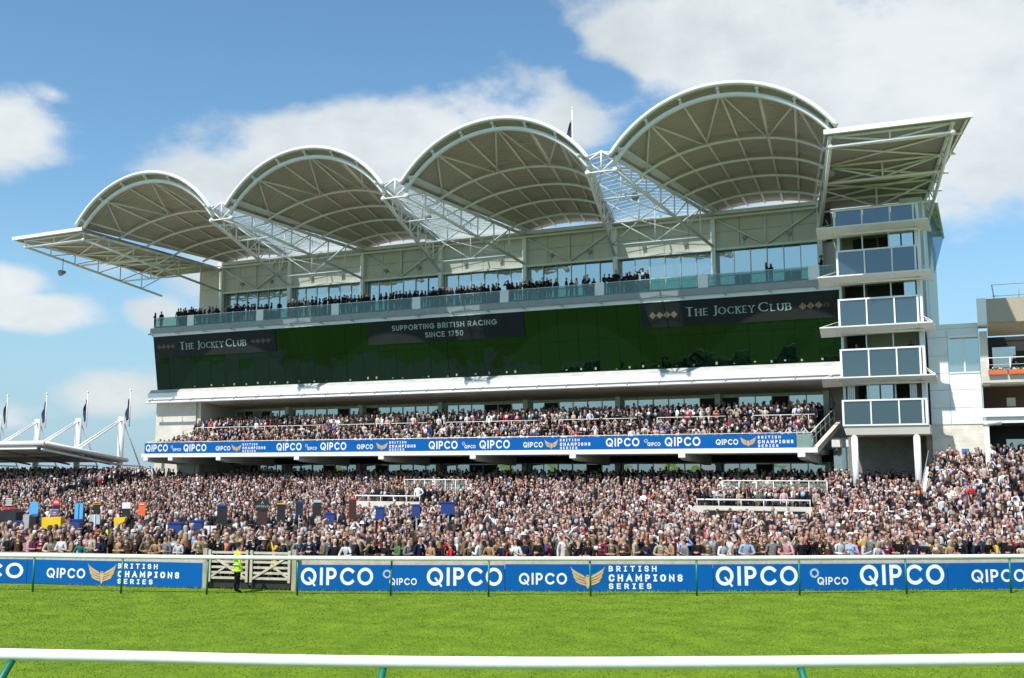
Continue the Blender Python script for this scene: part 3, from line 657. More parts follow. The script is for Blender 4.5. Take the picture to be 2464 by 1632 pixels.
MB().box(79.2, 79.8, 6.42, 6.49, 9.3, 9.95).build('vent', PALE, MS)
MB().box(77.6, XR, 6.3, 6.6, 11.35, 14.6).build('back_wall', DARK, MS)
for k in range(6): MB().box(78.4+k*2.3, 80.0+k*2.3, 6.15, 6.2, 11.4, 13.8).build('window', WGLASS, MS)
MB().box(77.55, 78.1, 3.0, 6.3, 11.36, 14.7).build('side_column', LCONC, MS)
MB().box(77.7, XR, 5.8, 6.2, 2.5, 7.84).box(77.7, XR, 2, 5.9, 7.7, 7.84).build('recess_wall', BLACK, MS)
for k in range(5): MB().box(79+k*2.6, 81.3+k*2.6, 5.7, 5.75, 4.6, 6.8).build('window', WGLASS, MS)
r = MB()
for z in (11.75, 12.1, 12.6): r.tube((78.0, 2.1, z), (XR, 2.1, z), .04 if z > 12.5 else .015, 6)
for k in range(10): r.tube((78.05+k*1.45, 2.1, 11.35), (78.05+k*1.45, 2.1, 12.6), .04, 6)
r.build('balcony_rail', WHITE, MS, True)
r = MB()
for z in (17.35, 18.2): r.tube((78.6, 3.5, z), (XR, 3.5, z), .03, 6)
r.tube((78.6, 3.5, 18.2), (78.75, 3.5, 16.95), .04, 6)
for k in range(5): r.tube((80.4+k*2, 3.5, 16.95), (80.4+k*2, 3.5, 18.2), .03, 6)
r.build('roof_rail', GREY, MS, True)
MB().slab([(73.6, -10, 2.3), (73.6, 0.2, 4.75), (73.6, .2, 4.0), (73.6, -10, 1.2)], (.35, 0, 0)).build('stair_wall', LCONC, MS)
r = MB()
for o in (0, .3): r.tube((73.75+o*.2, -10, 3.2+o), (73.75+o*.2, .2, 5.6+o), .035, 6)
r.build('stair_rail', GREY, MS, True)
MB().tube((77.7, -2, 2.0), (77.7, -2, 7.5), .17, 12).path([(77.7, -2, 7.4), (77.75, -1.8, 7.65), (78.2, -.5, 7.75), (78.6, .8, 7.8)], .13, 8).tube((77.7, -2, 7.5), (77.7, -2, 7.85), .2, 10).build('drain_column', WHITE, MS, True)
ORN = mat('terracotta_orange', (.62, .13, .04), .7); LEAF = mat('plant_green', (.04, .09, .02), .8); PETAL = mat('petal_white', (.7, .6, .58), .7)
for k in range(4):
    x = 78.05+k*1.32
    f = empty('flower_box', (x+.6, 1.85, 11.36), ['orange flower box nearest the white column end of the balcony', 'orange flower box, second from the pale balcony end', 'orange flower box, third from the pale balcony end', 'orange flower box, fourth from the pale balcony end'][k], 'flower box', 'flower boxes along the concrete balcony')
    MB().box(x, x+1.2, 1.72, 1.98, 11.36, 11.68).build('trough', ORN, f)
    p = MB(); q = MB()
    for i in range(26):
        c = (x+random.uniform(.05, 1.15), 1.85+random.uniform(-.1, .1), 11.7+random.uniform(0, .14)); (p if i % 3 else q).ball(c, random.uniform(.04, .08), 5)
    p.build('leaves', LEAF, f); q.build('blossom', PETAL, f)

# ---------------------------------------------------------------- canopy stand on the left
LS = empty('canopy_stand', (-14, -8, 2.0), 'low white cable-stayed canopy stand with masts, far left beyond the grandstand', 'stand')
xe, yf, yb = -2.5, -10.0, 0.0
MB().slab([(-68, yf, 6.92), (xe, yf, 6.92), (xe, yb, 5.35), (-68, yb, 5.35)], (0, 0, .12)).build('roof_sheet', UNDER, LS)
MB().slab([(-68, yf-.05, 6.50), (xe-1.1, yf-.05, 6.50), (xe-1.1, yf-.05, 6.77), (-68, yf-.05, 6.77)], (0, .1, 0)).tube((-68, yf-.08, 7.05), (xe, yf-.08, 7.05), .22, 8).build('front_beam', WHITE, LS)
MB().tube((xe, yf-.08, 7.05), (xe+.05, yb+.2, 5.55), .2, 8).tube((xe-.5, yf, 6.5), (xe-.4, yb, 5.0), .12, 8).build('side_beam', WHITE, LS, True)
LIT = mat('roof_light', (.75, .75, .72), .5)
for k in range(8): MB().slab([(xe-6.3-k*5.75, yb-2.2, 5.6), (xe-1.2-k*5.75, yb-2.2, 5.6), (xe-1.2-k*5.75, yb-1.3, 5.45), (xe-6.3-k*5.75, yb-1.3, 5.45)][::-1], (0, 0, .03)).build('roof_light', LIT, LS)
ut = MB()
for k in range(9): ut.tube((xe-2-k*5.75, yf, 6.7), (xe-2-k*5.75, yb, 5.15), .1, 6)
ut.tube((-68, -5.5, 6.0), (xe, -5.5, 6.0), .12, 6).build('roof_beam', GREY, LS)
for k in range(8):
    x = -3.25-5.98*k
    m = MB().tube((x, yb, 1.2), (x, yb, 9.98), .31, 12).build('mast', WHITE, LS, True)
    s = MB()
    for o in (-.22, .22): s.tube((x+o, yb-.2, 9.6), (x+o*1.5, yb-6.0, 6.4), .08, 6)
    s.tube((x, yb+.2, 9.6), (x+.3, yb+2.5, 5.0), .07, 6).tube((x, yb, 5.05), (x+.3, yb+2.6, 4.97), .09, 6).tube((x+.3, yb+2.5, 4.97), (x+.3, yb+2.5, 2.0), .05, 6)
    s.build('stay', WHITE, m, True)
FL = ['dark flag on the mast of the canopy stand nearest the grandstand', 'dark flag on the second canopy mast from the grandstand', 'dark flag on the third canopy mast from the grandstand', 'dark flag on the canopy mast at the far left edge']
def flag(x, y, z0, z1, label, fl0, fl1, wd, seed, grp=None):
    f = empty('flag', (x, y, z0), label, 'flag', grp)
    MB().tube((x, y, z0), (x, y, z1), .07, 8, r2=.05).ball((x, y, z1), .12, 6).build('flagpole', WHITE, f, True)
    rr = random.Random(seed); vs = []; nz, nx = 16, 6; ph = rr.uniform(0, 6)
    for i in range(nz+1):
        t = i/nz; z = fl1+(fl0-fl1)*t
        for j in range(nx+1):
            u = j/nx; sag = u*wd*(.25+.75*math.sin(min(1, t*1.15)*2.4))
            vs.append((x-.06-sag*.8, y-.05+.16*math.sin(u*9+t*5+ph)*u, z-u*u*.5*(1-t)-.25*u*t))
    w = nx+1; fs = [(i*w+j, i*w+j+1, (i+1)*w+j+1, (i+1)*w+j) for i in range(nz) for j in range(nx)]
    o = MB().add(vs, fs).build('flag_cloth', FLAG, f, True)
    md = o.modifiers.new('thick', 'SOLIDIFY'); md.thickness = .012
for k in range(4): flag(-2.75-5.98*k, yb+.55, 9.0, 12.75, FL[k], 9.8, 12.0, .47, k, 'flags on the canopy masts')
flag(41.2, 14, 27.5, 40.9, 'navy flag on a tall pole rising behind the two right-hand vaults', 35.6, 39.7, .9, 9)

# ---------------------------------------------------------------- loudspeakers
def horn(x, y, z, zt, lab, dx=0, s=1.0):
    h = empty('loudspeaker', (x, y, z), lab, 'loudspeaker', 'horn loudspeakers under the roof')
    MB().tube((x+dx*.1, y+.55*s, z+.2*s), (x, y-.1*s, z), .14*s, 12, r2=.34*s).build('horn', GREY, h, True)
    MB().tube((x, y+.2, z), (x, y+.2, zt), .035, 6).build('hanger', BLACK, h)
horn(-9.2, -3.4, 24.9, 26.5, 'horn loudspeaker hanging below the outer truss of the left wing roof')
horn(52.5, -1, 26.75, 27.9, 'horn loudspeaker hung between the third and fourth vaults')
horn(68.0, -1.4, 26.75, 27.5, 'pale horn loudspeaker where the fourth vault meets the right wing roof')
horn(33.0, -1, 27.0, 27.9, 'horn loudspeaker hung between the second and third vaults')

# ---------------------------------------------------------------- lettered signs on the dark glass
def onglass(u, v, off): return (u, gl(v, .07+off), v)
def gsign(name, lab, x0, x1, z0, z1, letters, gold):
    s = tag(MB().slab([(x0, gl(z0, .05), z0), (x1, gl(z0, .05), z0), (x1, gl(z1, .05), z1), (x0, gl(z1, .05), z1)], (0, -.02, 0)).build(name, SIGNG), lab, 'sign')
    for a in letters:
        m = MB(); put(m, text(*a), onglass); m.build('lettering', SLET, s)
    if gold:
        for a, b in gold:
            m = MB(); n = 4; w = (b-a)/n
            for k in range(n):
                c = a+w*(k+.5); h = w*.5; zc = 17.46; m.poly([onglass(c-h, zc, 0), onglass(c, zc-h*.98, 0), onglass(c+h, zc, 0), onglass(c, zc+h*.98, 0)])
            m.build('diamond_row', SGOLD, s)
def jockey(x0, x1, z0, z1):
    L = x1-x0; h = z1-z0
    return [('The', x0, x0+.218*L, z0, z1, .13, 'r', .2), ('Jockey', x0+.262*L, x0+.66*L, z0, z1, .13, 'r', .2), ('Club', x0+.70*L, x1, z0, z1, .13, 'r', .2)]
gsign('sign', 'dark sign reading The Jockey Club with gold diamonds at the left end of the glass', -2.3, 13.5, 16.35, 18.53, jockey(1.2, 9.82, 17.05, 17.9), [(-1.88, .58), (10.4, 12.9)])
gsign('sign', 'dark sign reading Supporting British Racing Since 1750 in the middle of the glass', 24.35, 40.66, 16.38, 18.53,
      [('SUPPORTING', 27.02, 31.55, 17.57, 18.06, .17, 's', .2), ('BRITISH', 31.92, 34.7, 17.57, 18.06, .17, 's', .2), ('RACING', 35.05, 37.96, 17.57, 18.06, .17, 's', .2), ('SINCE', 30.55, 32.62, 16.77, 17.26, .17, 's', .2), ('1750', 33.0, 34.53, 16.77, 17.26, .17, 's', .2)], None)
gsign('sign', 'dark sign reading The Jockey Club with gold diamonds beside the commentary tower', 51.53, 67.6, 16.45, 18.53, jockey(55.36, 63.97, 17.2, 18.0), [(52.21, 54.68), (64.59, 67.04)])

# ---------------------------------------------------------------- deck banner
UP = [('Q', 0.21, 3.07, 6.4, 7.1), ('o', 3.45, 3.74, 6.7, 6.99), ('Q', 3.71, 4.76, 6.43, 6.7), ('Q', 5.1, 7.96, 6.38, 7.08), ('Q', 9.13, 10.91, 6.43, 6.86), ('E', 11.02, 12.28, 6.30, 7.04), ('T', 12.39, 15.09, 6.24, 7.1),
      ('Q', 16.39, 19.26, 6.37, 7.07), ('o', 19.66, 19.95, 6.65, 6.95), ('Q', 19.91, 20.99, 6.4, 6.68), ('Q', 21.37, 24.22, 6.37, 7.07), ('Q', 25.36, 27.09, 6.42, 6.86), ('E', 27.39, 28.66, 6.28, 7.06), ('T', 28.79, 31.49, 6.24, 7.1),
      ('Q', 32.84, 35.7, 6.36, 7.06), ('o', 36.14, 36.43, 6.66, 6.96), ('Q', 36.38, 37.45, 6.39, 6.68), ('Q', 37.83, 40.71, 6.36, 7.07), ('Q', 41.96, 43.76, 6.42, 6.87), ('E', 43.89, 45.15, 6.26, 7.09), ('T', 45.3, 47.98, 6.24, 7.1),
      ('Q', 49.34, 52.19, 6.42, 7.1), ('o', 52.58, 52.9, 6.69, 7.0), ('Q', 52.86, 53.93, 6.43, 6.73), ('Q', 54.3, 57.18, 6.40, 7.11), ('Q', 58.41, 60.15, 6.46, 6.9), ('E', 60.28, 61.56, 6.3, 7.1), ('T', 61.67, 64.33, 6.25, 7.12)]
def decorate(o, items, f):
    for k, x0, x1, z0, z1 in items:
        a = MB()
        put(a, text('QIPCO', x0, x1, z0, z1, .185) if k == 'Q' else dashes(x0, x1, z0, z1) if k == 'o' else block(x0, x1, z0, z1) if k == 'T' else emblem(x0, x1, z0, z1), f)
        if k == 'T':
            it = block(x0, x1, z0, z1); h = z1-z0
            for lo, hi in ((.0, .28), (.28, .68), (.68, 1.1)):
                a = MB(); put(a, [q for q in it if lo <= (sum(p[1] for p in q[1])/4-z0)/h+1e-6 < hi], f); a.build('lettering', LETTER, o)
            continue
        a.build('emblem' if k == 'E' else 'dash_ring' if k == 'o' else 'lettering', GOLD if k == 'E' else LETTER, o)
bn = tag(MB().box(.02, 64.55, -.03, .045, 6.2, 7.24).build('advertising_banner', BLUE), 'long blue banner with white lettering and winged emblems along the upper-deck edge', 'banner')
decorate(bn, UP, lambda u, v, off: (u, -.035-off, v))

# ---------------------------------------------------------------- trackside boards, fence, gate
BP = [(40.78, -51.24), (42.85, -50.58), (50.39, -49.01), (54.0, -48.2), (61.18, -45.12), (68.22, -41.95), (76.1, -37.8), (80.85, -35.05)]
BT = [(0, 'Q', -1.4, 2.02, 0.21, 0.81), (1, 'Q', 0.9, 2.61, 0.26, 0.64), (1, 'E', 2.7, 3.98, 0.06, 0.86), (1, 'T', 4.04, 6.66, 0.1, 0.87), (3, 'Q', 0.21, 2.91, 0.21, 0.85), (3, 'o', 3.27, 3.59, 0.46, 0.78), (3, 'Q', 3.52, 4.54, 0.22, 0.47), (3, 'Q', 4.91, 7.71, 0.2, 0.86), (4, 'Q', 0.52, 2.3, 0.25, 0.67), (4, 'E', 2.42, 3.72, 0.08, 0.92), (4, 'T', 3.85, 6.58, 0.09, 0.93), (5, 'Q', 0.09, 3.18, 0.21, 0.91), (5, 'o', 3.64, 3.99, 0.47, 0.82), (5, 'Q', 3.92, 5.09, 0.22, 0.5), (5, 'Q', 5.54, 8.77, 0.2, 0.94), (6, 'Q', 0.93, 3.08, 0.27, 0.74)]
BL_ = {0: 'blue trackside board cut off at the left edge ending in the letters CO', 1: 'blue trackside board with a small name and gold wings, left of the wooden gate', 3: 'blue trackside board with two large names, just right of the wooden gate',
       4: 'blue trackside board with gold wings between two boards of large names', 5: 'longest blue trackside board, with two large names, on the right', 6: 'blue trackside board cut off at the right edge'}
for i, lab in BL_.items():
    a, b = Vector((*BP[i], 0)), Vector((*BP[i+1], 0)); d = (b-a).normalized(); nrm = Vector((d.y, -d.x, 0))
    if i == 0: a = a-d*1.0
    off = 1.0 if i == 0 else 0.0
    zt = .95 if i < 4 else .985
    L = (b-a).length
    P_ = lambda u, z, n=0: tuple(a+d*u+nrm*n+Vector((0, 0, z)))
    o = tag(MB().slab([P_(.01, .02), P_(L-.01, .02), P_(L-.01, zt), P_(.01, zt)], tuple(nrm*-.03)).build('advertising_board', BLUE), lab, 'advertising board', 'blue boards along the track')
    decorate(o, [(k, u0+off, u1+off, z0, z1) for j, k, u0, u1, z0, z1 in BT if j == i], lambda u, v, n: P_(u, v, .004+n))
for nm, idx, lab in (('wooden_fence', (0, 1), 'pale wooden fence topping the blue boards left of the gate'), ('wooden_fence', (3, 4, 5, 6), 'pale wooden fence topping the blue boards right of the gate')):
    f = empty('wooden_fence', (*BP[idx[0]], 0), lab, 'fence', 'pale fences the front row leans on')
    pl = MB(); ps = []
    for i in idx:
        a, b = Vector((*BP[i], 0)), Vector((*BP[i+1], 0)); d = (b-a).normalized(); n = Vector((-d.y, d.x, 0)); L = (b-a).length
        for z0, z1 in ((.12, .38), (.44, .70), (.80, 1.17)): pl.slab([tuple(a+n*.12+d*u+Vector((0, 0, z))) for u, z in ((.0, z0), (L, z0), (L, z1), (.0, z1))], tuple(n*.04))
        pl.slab([tuple(a+n*.08+d*u+Vector((0, 0, 1.175))) for u in (0, L)]+[tuple(a+n*.24+d*u+Vector((0, 0, 1.175))) for u in (L, 0)], (0, 0, .035))
        for k in range(int(L/2.05)+1): ps.append(a+d*(k*2.05+.05)+n*.27)
    pl.build('plank', PWOOD, f)
    for p in ps: MB().box(p.x-.07, p.x+.07, p.y-.05, p.y+.06, 0, 1.17).build('fence_post', WOOD, f)
A_, B_ = Vector((50.54, -49.0, 0)), Vector((53.88, -48.27, 0)); d = (B_-A_).normalized(); n = Vector((-d.y, d.x, 0)); L = (B_-A_).length
GT = empty('wooden_gate', tuple((A_+B_)*.5), 'weathered double wooden field gate standing between the blue boards', 'gate')
Q_ = lambda u, z, k=0: tuple(A_+d*u+n*k+Vector((0, 0, z)))
def bar(mb, u0, z0, u1, z1, w=.09, k=0.):
    v = Vector((u1-u0, z1-z0)).normalized(); q = Vector((-v.y, v.x))*w/2
    mb.slab([Q_(u0+q.x, z0+q.y, k), Q_(u0-q.x, z0-q.y, k), Q_(u1-q.x, z1-q.y, k), Q_(u1+q.x, z1+q.y, k)], tuple(n*.05))
for u in (-.18, L+.02): MB().slab([Q_(u, 0, -.05), Q_(u+.17, 0, -.05), Q_(u+.17, 1.5, -.05), Q_(u, 1.5, -.05)], tuple(n*.16)).build('gate_post', WOOD, GT)
for s in (0, 1):
    u0 = .05+s*L/2; u1 = u0+L/2-.1; m = MB()
    for z in (.42, .62, .82, 1.02, 1.36): bar(m, u0, z, u1, z, .085)
    for u in (u0+.04, u1-.04): bar(m, u, .28, u, 1.46, .1, -.052)
    um = (u0+u1)/2
    bar(m, u0 if s else u1, .36, um if 0 else (u1 if s else u0), 1.3, .08, -.03)
    bar(m, u1 if s else u0, .40, um, .92, .07, -.015)
    lf = m.build('gate_leaf', PWOOD, GT)
    MB().slab([Q_(u0, .05, .1), Q_(u1, .05, .1), Q_(u1, .42, .1), Q_(u0, .42, .1)], tuple(n*.02)).build('kickboard', BLACK, lf)

# running rails
def railing(pts, z, r, posts, label, goose, ph):
    f = empty('running_rail', (pts[len(pts)//2][0], pts[len(pts)//2][1], 0), label, 'running rail', 'white running rails of the track')
    P = [Vector((*p, z)) for p in pts]; sm = []
    for i in range(len(P)-1):
        p0, p1, p2, p3 = P[max(i-1, 0)], P[i], P[i+1], P[min(i+2, len(P)-1)]
        for k in range(10):
            t = k/10; sm.append(.5*((2*p1)+(p2-p0)*t+(2*p0-5*p1+4*p2-p3)*t*t+(3*p1-p0-3*p2+p3)*t**3))
    sm.append(P[-1]); MB().path(sm, r, 16).build('rail', RAILW, f, True)
    for k in range(4, len(sm)-2, 9): MB().path([sm[k].lerp(sm[k+1], .3), sm[k].lerp(sm[k+1], .7)], r+.0012, 28).build('rail_sleeve', RAILW, f)
    for q in posts:
        j = min(range(len(sm)), key=lambda i: (sm[i].xy-Vector(q)).length); t = (sm[min(j+1, len(sm)-1)]-sm[max(j-1, 0)]).normalized(); nn = Vector((t.y, -t.x, 0))
        e = random.uniform(-.03, .03); b = Vector((*q, 0))
        if goose:
            MB().path([b+Vector((0, 0, z-.08)), b+nn*.10+Vector((0, 0, z-.17)), b+nn*.42+Vector((0, 0, z-.46)), b+nn*.55+Vector((0, 0, z-.7)), b+nn*.58+Vector((0, 0, 0))], .062, 12).build('rail_post', RGREEN, f, True)
            pass
        else: MB().tube(b+Vector((e*.3, e*.2, z-.05)), b+Vector((e, e, 0)), .038, 8).build('rail_post', RGREEN, f, True)
railing([(36, -55.6), (42.39, -53.56), (45.45, -52.54), (48.8, -51.55), (54.73, -49.5), (61.35, -46.85), (68.0, -43.6), (78.25, -37.95), (81.4, -36.0), (86, -33)], 1.32, .078,
        [(42.4, -53.56), (45.45, -52.54), (48.8, -51.55), (51.85, -50.5), (54.95, -49.4), (58.06, -48.02), (61.36, -46.85), (64.6, -45.3), (68.03, -43.58), (71.33, -41.85), (74.78, -39.9), (78.24, -37.95), (81.6, -35.9)],
        'far white running rail on slim green posts in front of the blue boards', False, 0)
railing([(57, -69.4), (61.55, -68.09), (62.29, -67.86), (64.73, -67.05), (67.14, -66.3), (70.56, -64.98), (74.0, -63.34), (78.09, -61.19), (78.95, -60.7), (84, -58)], 1.32, .101,
        [(57, -69.4), (62.51, -67.8), (68.57, -65.75), (74.76, -62.94), (80.5, -59.85)], 'near white running rail crossing the turf at the bottom of the picture', True, 0)
# ---------------------------------------------------------------- raised enclosures, barriers
for x0, x1, lab in ((60.3, 67.7, 'pale concrete enclosure with white rail and dark sign, in the crowd before the commentary tower'), (34.3, 40.1, 'pale concrete enclosure in the middle of the crowd behind the bookmakers')):
    f = empty('viewing_enclosure', ((x0+x1)/2, -14, 0), lab, 'enclosure')
    MB().box(x0, x1, -14.3, -14.0, 0.2, 2.22).slab([(x0, -14.29, 2.22), (x0-1.2, -14.29, 1.1), (x0-1.2, -14.29, .2), (x0, -14.29, .2)], (0, .25, 0)).box(x0, x0+.25, -13.99, -7.2, .2, 2.0).build('parapet', LCONC, f)
    r = MB().tube((x0+.1, -14.1, 2.62), (x1-.1, -14.1, 2.62), .05, 8)
    for k in range(6): r.tube((x0+.15+k*(x1-x0-.3)/5, -14.1, 2.2), (x0+.15+k*(x1-x0-.3)/5, -14.1, 2.62), .03, 6)
    r.build('rail', WHITE, f, True)
    r = MB().tube((x0+.1, -6.8, 3.75), (x1-.1, -6.8, 3.75), .04, 8); g = MB()
    for k in range(7):
        u = x0+.1+k*(x1-x0-.2)/6; r.tube((u, -6.8, 1.6), (u, -6.8, 3.75), .03, 6)
        if k < 6: g.box(u+.05, u+(x1-x0-.2)/6-.05, -6.81, -6.79, 2.4, 3.6)
    r.build('back_rail', STEEL, f, True); g.build('glass_panel', EGLASS, f)
    if x0 > 50:
        s = MB().box(x0+.7, x1-.4, -14.36, -14.31, 1.15, 1.95).build('sign_panel', SIGNG, f)
        m = MB(); put(m, text('AUTU', x0+3.9, x0+5.1, 1.45, 1.72, .14, 'r', .3), lambda u, v, o: (u, -14.365-o, v)); m.build('lettering', SLET, s)
BAR = [((68.6, -14.5), (73.6, -13.5), 'white crush barrier among the crowd below the commentary tower columns'), ((70.3, -3.5), (72.9, -3.2), 'short white barrier between the commentary tower columns'), ((74.2, -5.0), (77.2, -4.6), 'white barrier at the head of the seats beside the stair wall')]
for (a, b, lab) in BAR:
    za, zb = hz(*a)+1.0, hz(*b)+1.0; f = empty('crush_barrier', (*a, hz(*a)), lab, 'barrier')
    zz = max(za, zb)+.35; MB().tube((*a, zz), (*b, zz), .055, 8).build('bar', WHITE, f, True); n_ = 3
    for k in range(n_): q = lerp(a, b, k/(n_-1)); MB().tube((*q, hz(*q)-.1), (*q, zz), .04, 6).build('upright', WHITE, f, True)

# ---------------------------------------------------------------- bookmakers' pitches
def col(n, c, r=.55): return mat(n, c, r, var=.08, vs=3)
KB = {k: col('book_'+k, c) for k, c in dict(black=(.015, .014, .016), red=(.62, .03, .03), sky=(.10, .42, .80), mid=(.03, .20, .52), blue=(.015, .05, .22), yellow=(.85, .55, .01), purple=(.17, .10, .33), orange=(.90, .14, .03), white=(.8, .8, .8), grey=(.42, .43, .42), amber=(.85, .38, .02), silver=(.45, .48, .5), brown=(.05, .02, .015)).items()}
CLEAR = []
def bface(x, y, w, z0, z1, th=.05, off=0.0, dx=0.0):
    c = Vector((x, y, 0))-FW*off+RT*dx
    return [tuple(c-RT*w/2+Vector((0, 0, z0))), tuple(c+RT*w/2+Vector((0, 0, z0))), tuple(c+RT*w/2+Vector((0, 0, z1))), tuple(c-RT*w/2+Vector((0, 0, z1)))]
def pitch(name, cat, lab, x, y, w, z0, z1, parts, clear=7.0, lamp=None, leg=True):
    """parts: (part name, material, fraction z0, fraction z1, fraction of width, push towards the track)"""
    g0 = hz(x, y); f = empty(name, (x, y, g0), lab, cat, 'bookmakers\' gear in the crowd')
    for pn, mt, a, b, fw, off in parts:
        MB().slab(bface(x, y, w*fw, z0+(z1-z0)*a, z0+(z1-z0)*b, off=off), tuple(FW*.05)).build(pn, KB[mt], f)
    if leg: MB().tube((x, y, g0), (x, y, z0+.1), .03, 6).build('pole', KB['grey'], f)
    CLEAR.append((x, y, w/2+.15, clear)); return f
B1 = [('display', 'black', 0, .93, 1, 0), ('header', 'blue', .9, 1, 1, .03)]
pitch('odds_board', 'odds board', 'black board of white words over a red strip at the left edge', 26.7, -38.1, .5, 2.25, 2.92, [('board', 'black', .22, 1, 1, 0), ('footer', 'red', 0, .2, 1.6, .01)]+[('text_line', 'white', .34+.17*k, .43+.17*k, .8-.1*(k % 2), .02) for k in range(4)], 6)
f = empty('equipment_cover', (29.2, -40.3, 0), 'large black draped cover at the left edge in front of the odds boards', 'cover', 'bookmakers\' gear in the crowd')
MB().slab([(28.7, -40.6, 0), (29.7, -40.1, 0), (29.65, -40.1, 2.2), (29.3, -40.2, 2.38), (28.8, -40.5, 2.3)], (-.5, 1.0, 0)).build('sheet', BLACK, f); CLEAR.append((29.2, -40.3, .6, 5))
f = pitch('odds_board', 'odds board', 'pale blue round-topped board above a darker blue base near the left edge', 28.03, -37.52, .5, 1.5, 2.4, [('display', 'mid', 0, .55, .92, 0), ('panel', 'sky', .55, 1, 1, .02)], 7)
MB().slab([tuple(Vector((28.03, -37.52, 2.4))+RT*(.25*math.cos(R_(a)))+Vector((0, 0, .33*math.sin(R_(a))))-FW*.02) for a in range(0, 181, 20)], tuple(FW*.05)).build('arched_top', KB['sky'], f)
f = empty('cabinet', (32.66, -42.0, 0), 'grey slatted upright cabinet beside the pale blue board', 'cabinet', 'bookmakers\' gear in the crowd')
MB().slab(bface(32.66, -42, .32, .0, 2.2), tuple(FW*.5)).build('shell', KB['grey'], f); MB().slab(bface(33.0, -41.9, .34, .0, 2.12), tuple(FW*.4)).build('door', KB['black'], f); CLEAR.append((32.8, -42, .5, 4))
f = empty('draped_table', (34.61, -42.21, 0), 'yellow cloth-draped stand left of the purple sign', 'stand', 'bookmakers\' gear in the crowd')
MB().slab(bface(34.61, -42.21, .62, 1.5, 2.1, dx=-.12), tuple(FW*.5)).slab([tuple(Vector(q)) for q in bface(34.61, -42.21, .34, 1.25, 2.12, dx=.35)], tuple(FW*.4+RT*.05)).build('cloth', KB['yellow'], f)
MB().tube((34.6, -42, 0), (34.6, -42, 1.6), .05, 6).build('leg', KB['grey'], f); CLEAR.append((34.6, -42.2, .6, 5))
pitch('odds_board', 'odds board', 'purple square sign above the yellow cloth', 27.5, -35.56, .42, 1.76, 2.2, [('board', 'silver', 0, 1, 1, 0), ('panel', 'purple', .06, .94, .9, .02), ('text_line', 'amber', .25, .4, .6, .04), ('text_line', 'white', .52, .6, .4, .04)], 9)
pitch('odds_board', 'odds board', 'red square sign over a black panel, behind the purple sign', 24.34, -32.61, .43, 1.9, 2.68, [('display', 'black', 0, .5, 1, 0), ('panel', 'red', .5, 1, 1, .02), ('text_line', 'white', .68, .74, .7, .04), ('text_line', 'white', .8, .86, .5, .04)], 9)
pitch('odds_board', 'odds board', 'bright blue folded double board', 30.37, -36.46, .47, 1.6, 2.6, [('panel', 'sky', 0, 1, 1, 0), ('hinge', 'blue', 0, .98, .06, .03)], 7)
pitch('odds_board', 'odds board', 'narrow black board with amber header, behind the grey notice board', 28.2, -33.05, .41, 1.75, 2.56, [('display', 'black', 0, .8, 1, 0), ('header', 'amber', .8, 1, 1.05, .03), ('text_line', 'black', .87, .92, .8, .05)], 8)
pitch('notice_board', 'notice board', 'grey notice board on a white post in front of the amber-headed board', 35.87, -40.54, .54, 1.72, 2.21, [('panel', 'silver', 0, 1, 1, 0), ('post', 'white', -.8, 1, .12, .04)], 7)
pitch('odds_board', 'odds board', 'black board with a plain white top, above the yellow sheet', 31.33, -33.82, .46, 1.7, 2.6, [('display', 'black', 0, .6, .95, 0), ('panel', 'white', .6, 1, 1.05, .02)], 8)
pitch('odds_board', 'odds board', 'tall bright orange board', 32.17, -33.44, .40, 1.8, 2.62, [('panel', 'orange', 0, 1, 1, 0), ('text_line', 'white', .8, .86, .6, .03)], 8)
f = empty('draped_sheet', (39.27, -42.28, 0), 'yellow sheet hanging from a stand behind a steward\'s vest', 'sheet', 'bookmakers\' gear in the crowd')
MB().slab([tuple(Vector((39.27, -42.28, z))+RT*u) for u, z in ((-.2, 1.5), (.1, 1.45), (.24, 2.0), (.3, 2.2), (-.27, 2.18))], tuple(FW*.3)).build('cloth', KB['yellow'], f); MB().tube((39.3, -42.1, 0), (39.3, -42.1, 1.6), .04, 6).build('pole', KB['grey'], f); CLEAR.append((39.3, -42.3, .4, 4))
pitch('odds_board', 'odds board', 'tall black board with blue header, left of the round-topped board', 39.12, -34.66, .52, 1.42, 2.6, B1, 10)
f = pitch('odds_board', 'odds board', 'black board with a round top lettered A and Apollo', 41.16, -33.73, .56, 1.4, 2.55, [('display', 'brown', 0, 1, 1, 0)], 10)
c = Vector((41.16, -33.73, 2.58)); MB().slab([tuple(c+RT*(.4*math.cos(R_(a)))+Vector((0, 0, .32*math.sin(R_(a))))-FW*.03) for a in range(0, 360, 20)], tuple(FW*.04)).build('round_header', KB['black'], f)
m = MB(); fn = lambda u, v, o: tuple(c+RT*u+Vector((0, 0, v))-FW*(.04+o)); put(m, text('A', -.09, .07, .04, .22, .14), fn); put(m, text('APOLLO', -.33, .33, -.14, -.01, .2, 's', .25), fn); m.build('lettering', SLET, f)
pitch('odds_board', 'odds board', 'black board with amber header, right of the round-topped board', 40.87, -31.67, .46, 1.55, 2.62, [('display', 'black', 0, .93, 1, 0), ('header', 'amber', .93, 1, 1, .03)], 10)
pitch('odds_board', 'odds board', 'black board edged in bright blue', 41.8, -31.24, .46, 1.85, 2.72, [('display', 'black', 0, .92, .9, .02), ('frame_edge', 'sky', 0, .98, 1, 0), ('header', 'blue', .9, 1, 1, .03)], 9)
pitch('odds_board', 'odds board', 'black board with a pale grey header', 42.74, -30.81, .43, 1.8, 2.81, [('display', 'black', 0, .86, 1, 0), ('header', 'silver', .84, 1, 1.05, .03)], 9)
